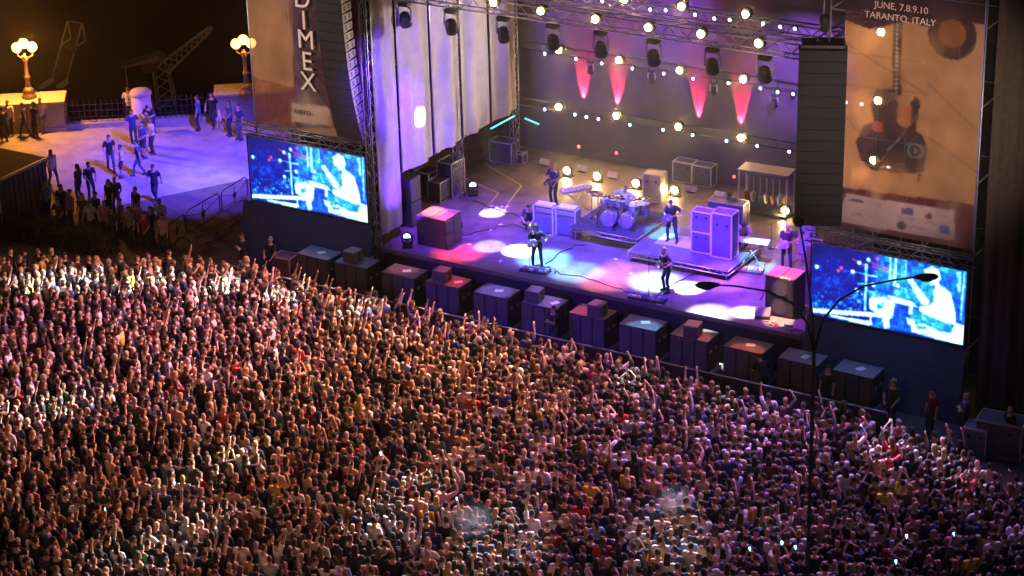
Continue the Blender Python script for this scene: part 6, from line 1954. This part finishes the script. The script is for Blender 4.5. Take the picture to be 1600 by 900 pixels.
# nearest people become individuals
info = []
for i, (x, y) in enumerate(pts):
    u, v = to_px((x, y, 1.65))
    inframe = -5 < u < 1605 and v < 903
    dist = math.sqrt(x * x + y * y + 33 ** 2)
    info.append((dist if inframe else 999, i, u, v, x, y))
chosen = set(range(len(special)))
for t_ in sorted(info):
    if len(chosen) >= 262 or t_[0] > 900:
        break
    chosen.add(t_[1])
def zone(u, v):
    cols = ['bottom left corner', 'lower left', 'bottom left of centre', 'bottom centre', 'bottom right of centre', 'left of lamp post', 'right of lamp post', 'bottom right corner']
    k = 0 if u < 150 else 1 if u < 380 else 2 if u < 640 else 3 if u < 860 else 4 if u < 1080 else 5 if u < 1265 else 6 if u < 1450 else 7
    return cols[k]
labels = {}
recs = []
stuff = []
cnt = {}
for (dist, i, u, v, x, y) in info:
    pose = pick(PW)[0]
    if dist > 78 and crng.random() < 0.14 and y > 61:
        pose = crng.choice(['both', 'right', 'left', 'clap'])
    sh = pick(SHIRTS)
    hr = pick(HAIRS)
    rz = face_to((x, y), (-38.5, 73)) + crng.gauss(0, 0.32)
    sc_ = crng.gauss(0.985, 0.05)
    sk = crng.randrange(4)
    tr = crng.choice([(0.03, 0.035, 0.06), (0.06, 0.08, 0.16), (0.02, 0.02, 0.022), (0.2, 0.16, 0.11)])
    if i < len(special):
        s = special[i]
        person(POSES[s[2]][0], (x, y, 0), rz, s[3], s[4], tr, s[5], s[6], s[8], 1.0, 'people in the crowd')
        if s[7]:
            q = Matrix.Translation((x, y, 0)) @ Matrix.Rotation(rz, 4, 'Z')
            hp = q @ V(0, 0.40, 1.75)
            ph = thing('phone', 'glowing phone held up by the ' + ' '.join(s[3].split(' ')[:1]) + ' ' + s[3].split('phone')[-1].strip() if False else 'glowing phone of the ' + s[3].replace('person ', 'person ')[0:60].rsplit(' ', 1)[0], 'phone', hp, rz, 'lit phones in the crowd')
            MB().box((0, 0, 0), (0.075, 0.012, 0.15)).build('case', black_metal, ph)
            MB().box((0, -0.008, 0), (0.068, 0.004, 0.14)).build('display', M('phone display %.1f' % s[7][0], s[7], emit=s[7], strength=5.0), ph)
    elif i in chosen:
        recs.append((u, v, x, y, rz, sc_, pose, sh, hr, sk, tr))
    else:
        stuff.append((x, y, rz, sc_, pose, sh[1], hr, sk, tr))
# labels: look first, then where, then order among look-alikes
def describe(rc):
    u, v, x, y, rz, sc_, pose, sh, hr, sk, tr = rc
    return '%s, %s, %s, %s' % (hr[2], sh[0] if 'sleeveless' in sh[0] else sh[0] + ' top', POSES[pose][1], zone(u, v))
byl = {}
for k, rc in enumerate(recs):
    byl.setdefault(describe(rc), []).append(k)
final = {}
for lb, ks in byl.items():
    if len(ks) == 1:
        final[ks[0]] = 'person, ' + lb
        continue
    ks.sort(key=lambda k: recs[k][0])
    for j, k in enumerate(ks):
        w = ['left', 'right'][j] if len(ks) == 2 else ORD[j].replace(' from the left', '')
        final[k] = '%s of %s: %s' % (w, ['two','three','four','five','six','seven','eight','nine'][len(ks)-2], lb)
for k, (u, v, x, y, rz, sc_, pose, sh, hr, sk, tr) in enumerate(recs):
    person(POSES[pose][0], (x, y, 0), rz, ' '.join(final[k].split(' ')[:16]), sh[1], tr, hr[0], hr[1], sk, sc_, 'people in the crowd')
# everybody farther off, one mass
LOW = {}
def tri(me, ratio):
    o = bpy.data.objects.new('tmp', me)
    COL.objects.link(o)
    m = o.modifiers.new('d', 'DECIMATE')
    m.ratio = ratio
    dg = bpy.context.evaluated_depsgraph_get()
    e = bpy.data.meshes.new_from_object(o.evaluated_get(dg))
    bpy.data.objects.remove(o)
    e.calc_loop_triangles()
    vs = np.empty(len(e.vertices) * 3, np.float32)
    e.vertices.foreach_get('co', vs)
    ts = np.empty(len(e.loop_triangles) * 3, np.int32)
    e.loop_triangles.foreach_get('vertices', ts)
    bpy.data.meshes.remove(e)
    return vs.reshape(-1, 3), ts.reshape(-1, 3)
def budget(me, n):
    k = sum(len(p.vertices) - 2 for p in me.polygons)
    return tri(me, min(1.0, n / k))
for k, (fg, _) in POSES.items():
    LOW[k] = (budget(fg.body, 500), budget(fg.shirt, 190), budget(fg.trousers, 70), fg.head)
HL = {k: tri(m, 0.6) for k, m in HAIR.items()}
VV, TT, CC = [], [], []
base = 0
for (x, y, rz, sc_, pose, shc, hr, sk, tr) in stuff:
    c, s = math.cos(rz), math.sin(rz)
    Rm = np.array([[c, -s, 0], [s, c, 0], [0, 0, 1]]) * sc_
    b, sh, trs, H = LOW[pose]
    parts = [(b, SKIN[sk]), (sh, shc), (trs, tr)]
    for (v_, t_), col in parts:
        VV.append(v_ @ Rm.T + (x, y, 0)); TT.append(t_ + base); CC.append(np.tile((*col, 1), (len(v_), 1))); base += len(v_)
    if hr[0] != 'none':
        v_, t_ = HL[hr[0]]
        Hn = np.array(H)
        w = v_ @ Hn[:3, :3].T + Hn[:3, 3]
        VV.append(w @ Rm.T + (x, y, 0)); TT.append(t_ + base); CC.append(np.tile((*HAIRC[hr[1]], 1), (len(v_), 1))); base += len(v_)
me = np_mesh('crowd', np.concatenate(VV), np.concatenate(TT))
at = me.attributes.new('Col', 'FLOAT_COLOR', 'POINT')
at.data.foreach_set('color', np.concatenate(CC).astype(np.float32).ravel())
me.polygons.foreach_set('use_smooth', np.ones(len(me.polygons), bool))
me.materials.append(M_attr('crowd colours', 0.92, var=0.15, scale=8))
o = bpy.data.objects.new('crowd', me)
COL.objects.link(o)
tag(o, 'dense crowd of standing people filling the square up to the barrier', 'crowd', kind='stuff')
print('crowd stuff', len(stuff), 'tris', len(me.polygons), 'all', sum(len(m_.polygons) for m_ in bpy.data.meshes))

# ================================================================ SMOKE
def smoke_box(name, lo, hi, dens, aniso, col=(0.9, 0.9, 0.9)):
    m = bpy.data.materials.new(name)
    m.use_nodes = True
    nt = m.node_tree
    nt.nodes.remove(nt.nodes['Principled BSDF'])
    v = nt.nodes.new('ShaderNodeVolumePrincipled')
    v.inputs['Density'].default_value = dens
    v.inputs['Anisotropy'].default_value = aniso
    v.inputs['Color'].default_value = (*col, 1)
    nt.links.new(v.outputs[0], nt.nodes['Material Output'].inputs['Volume'])
    lo, hi = Vector(lo), Vector(hi)
    o = MB().box((lo + hi) / 2, hi - lo).build(name, m)
    o['kind'] = 'stuff'
    return o
smoke_box('stage_smoke', (-46.6, 67.3, DECK + 0.02), (-28.9, 79.0, 11.9), 0.0065, 0.88)
smoke_box('haze', (-170, -30, -8.6), (70, 190, 36.5), 0.00028, 0.88)

def smoke_puff(label, c, size, dens, seed):
    m = bpy.data.materials.new('vapour')
    m.use_nodes = True
    nt = m.node_tree
    nt.nodes.remove(nt.nodes['Principled BSDF'])
    v = nt.nodes.new('ShaderNodeVolumePrincipled')
    v.inputs['Color'].default_value = (0.85, 0.9, 1.0, 1)
    tc = nt.nodes.new('ShaderNodeTexCoord')
    n = nt.nodes.new('ShaderNodeTexNoise')
    n.inputs['Scale'].default_value = 2.6
    n.inputs['Detail'].default_value = 3
    mp = nt.nodes.new('ShaderNodeMapping')
    mp.inputs['Location'].default_value = (seed, 0, 0)
    nt.links.new(tc.outputs['Object'], mp.inputs['Vector'])
    nt.links.new(mp.outputs[0], n.inputs['Vector'])
    ln = nt.nodes.new('ShaderNodeVectorMath')
    ln.operation = 'LENGTH'
    nt.links.new(tc.outputs['Object'], ln.inputs[0])
    mr = nt.nodes.new('ShaderNodeMapRange')
    mr.inputs['From Min'].default_value = 0.15
    mr.inputs['From Max'].default_value = 0.95
    mr.inputs['To Min'].default_value = 1.0
    mr.inputs['To Max'].default_value = 0.0
    nt.links.new(ln.outputs['Value'], mr.inputs['Value'])
    sb = nt.nodes.new('ShaderNodeMapRange')
    sb.inputs['From Min'].default_value = 0.40
    sb.inputs['From Max'].default_value = 0.70
    sb.inputs['To Max'].default_value = dens
    nt.links.new(n.outputs['Fac'], sb.inputs['Value'])
    mu = nt.nodes.new('ShaderNodeMath')
    mu.operation = 'MULTIPLY'
    nt.links.new(mr.outputs['Result'], mu.inputs[0])
    nt.links.new(sb.outputs['Result'], mu.inputs[1])
    nt.links.new(mu.outputs[0], v.inputs['Density'])
    nt.links.new(v.outputs[0], nt.nodes['Material Output'].inputs['Volume'])
    o = MB().ball((0, 0, 0), 1.0, 16, 10).build('smoke_puff', m, None, c)
    o.scale = size
    tag(o, label, 'smoke', kind='stuff')
smoke_puff('thin bluish puff of smoke above heads near the bottom centre', on_floor(738, 812, 1.9), (0.8, 0.8, 0.6), 0.45, 1.0)
smoke_puff('thin bluish puff of smoke above heads right of the bottom centre', on_floor(1055, 782, 1.9), (0.7, 0.7, 0.5), 0.45, 5.0)
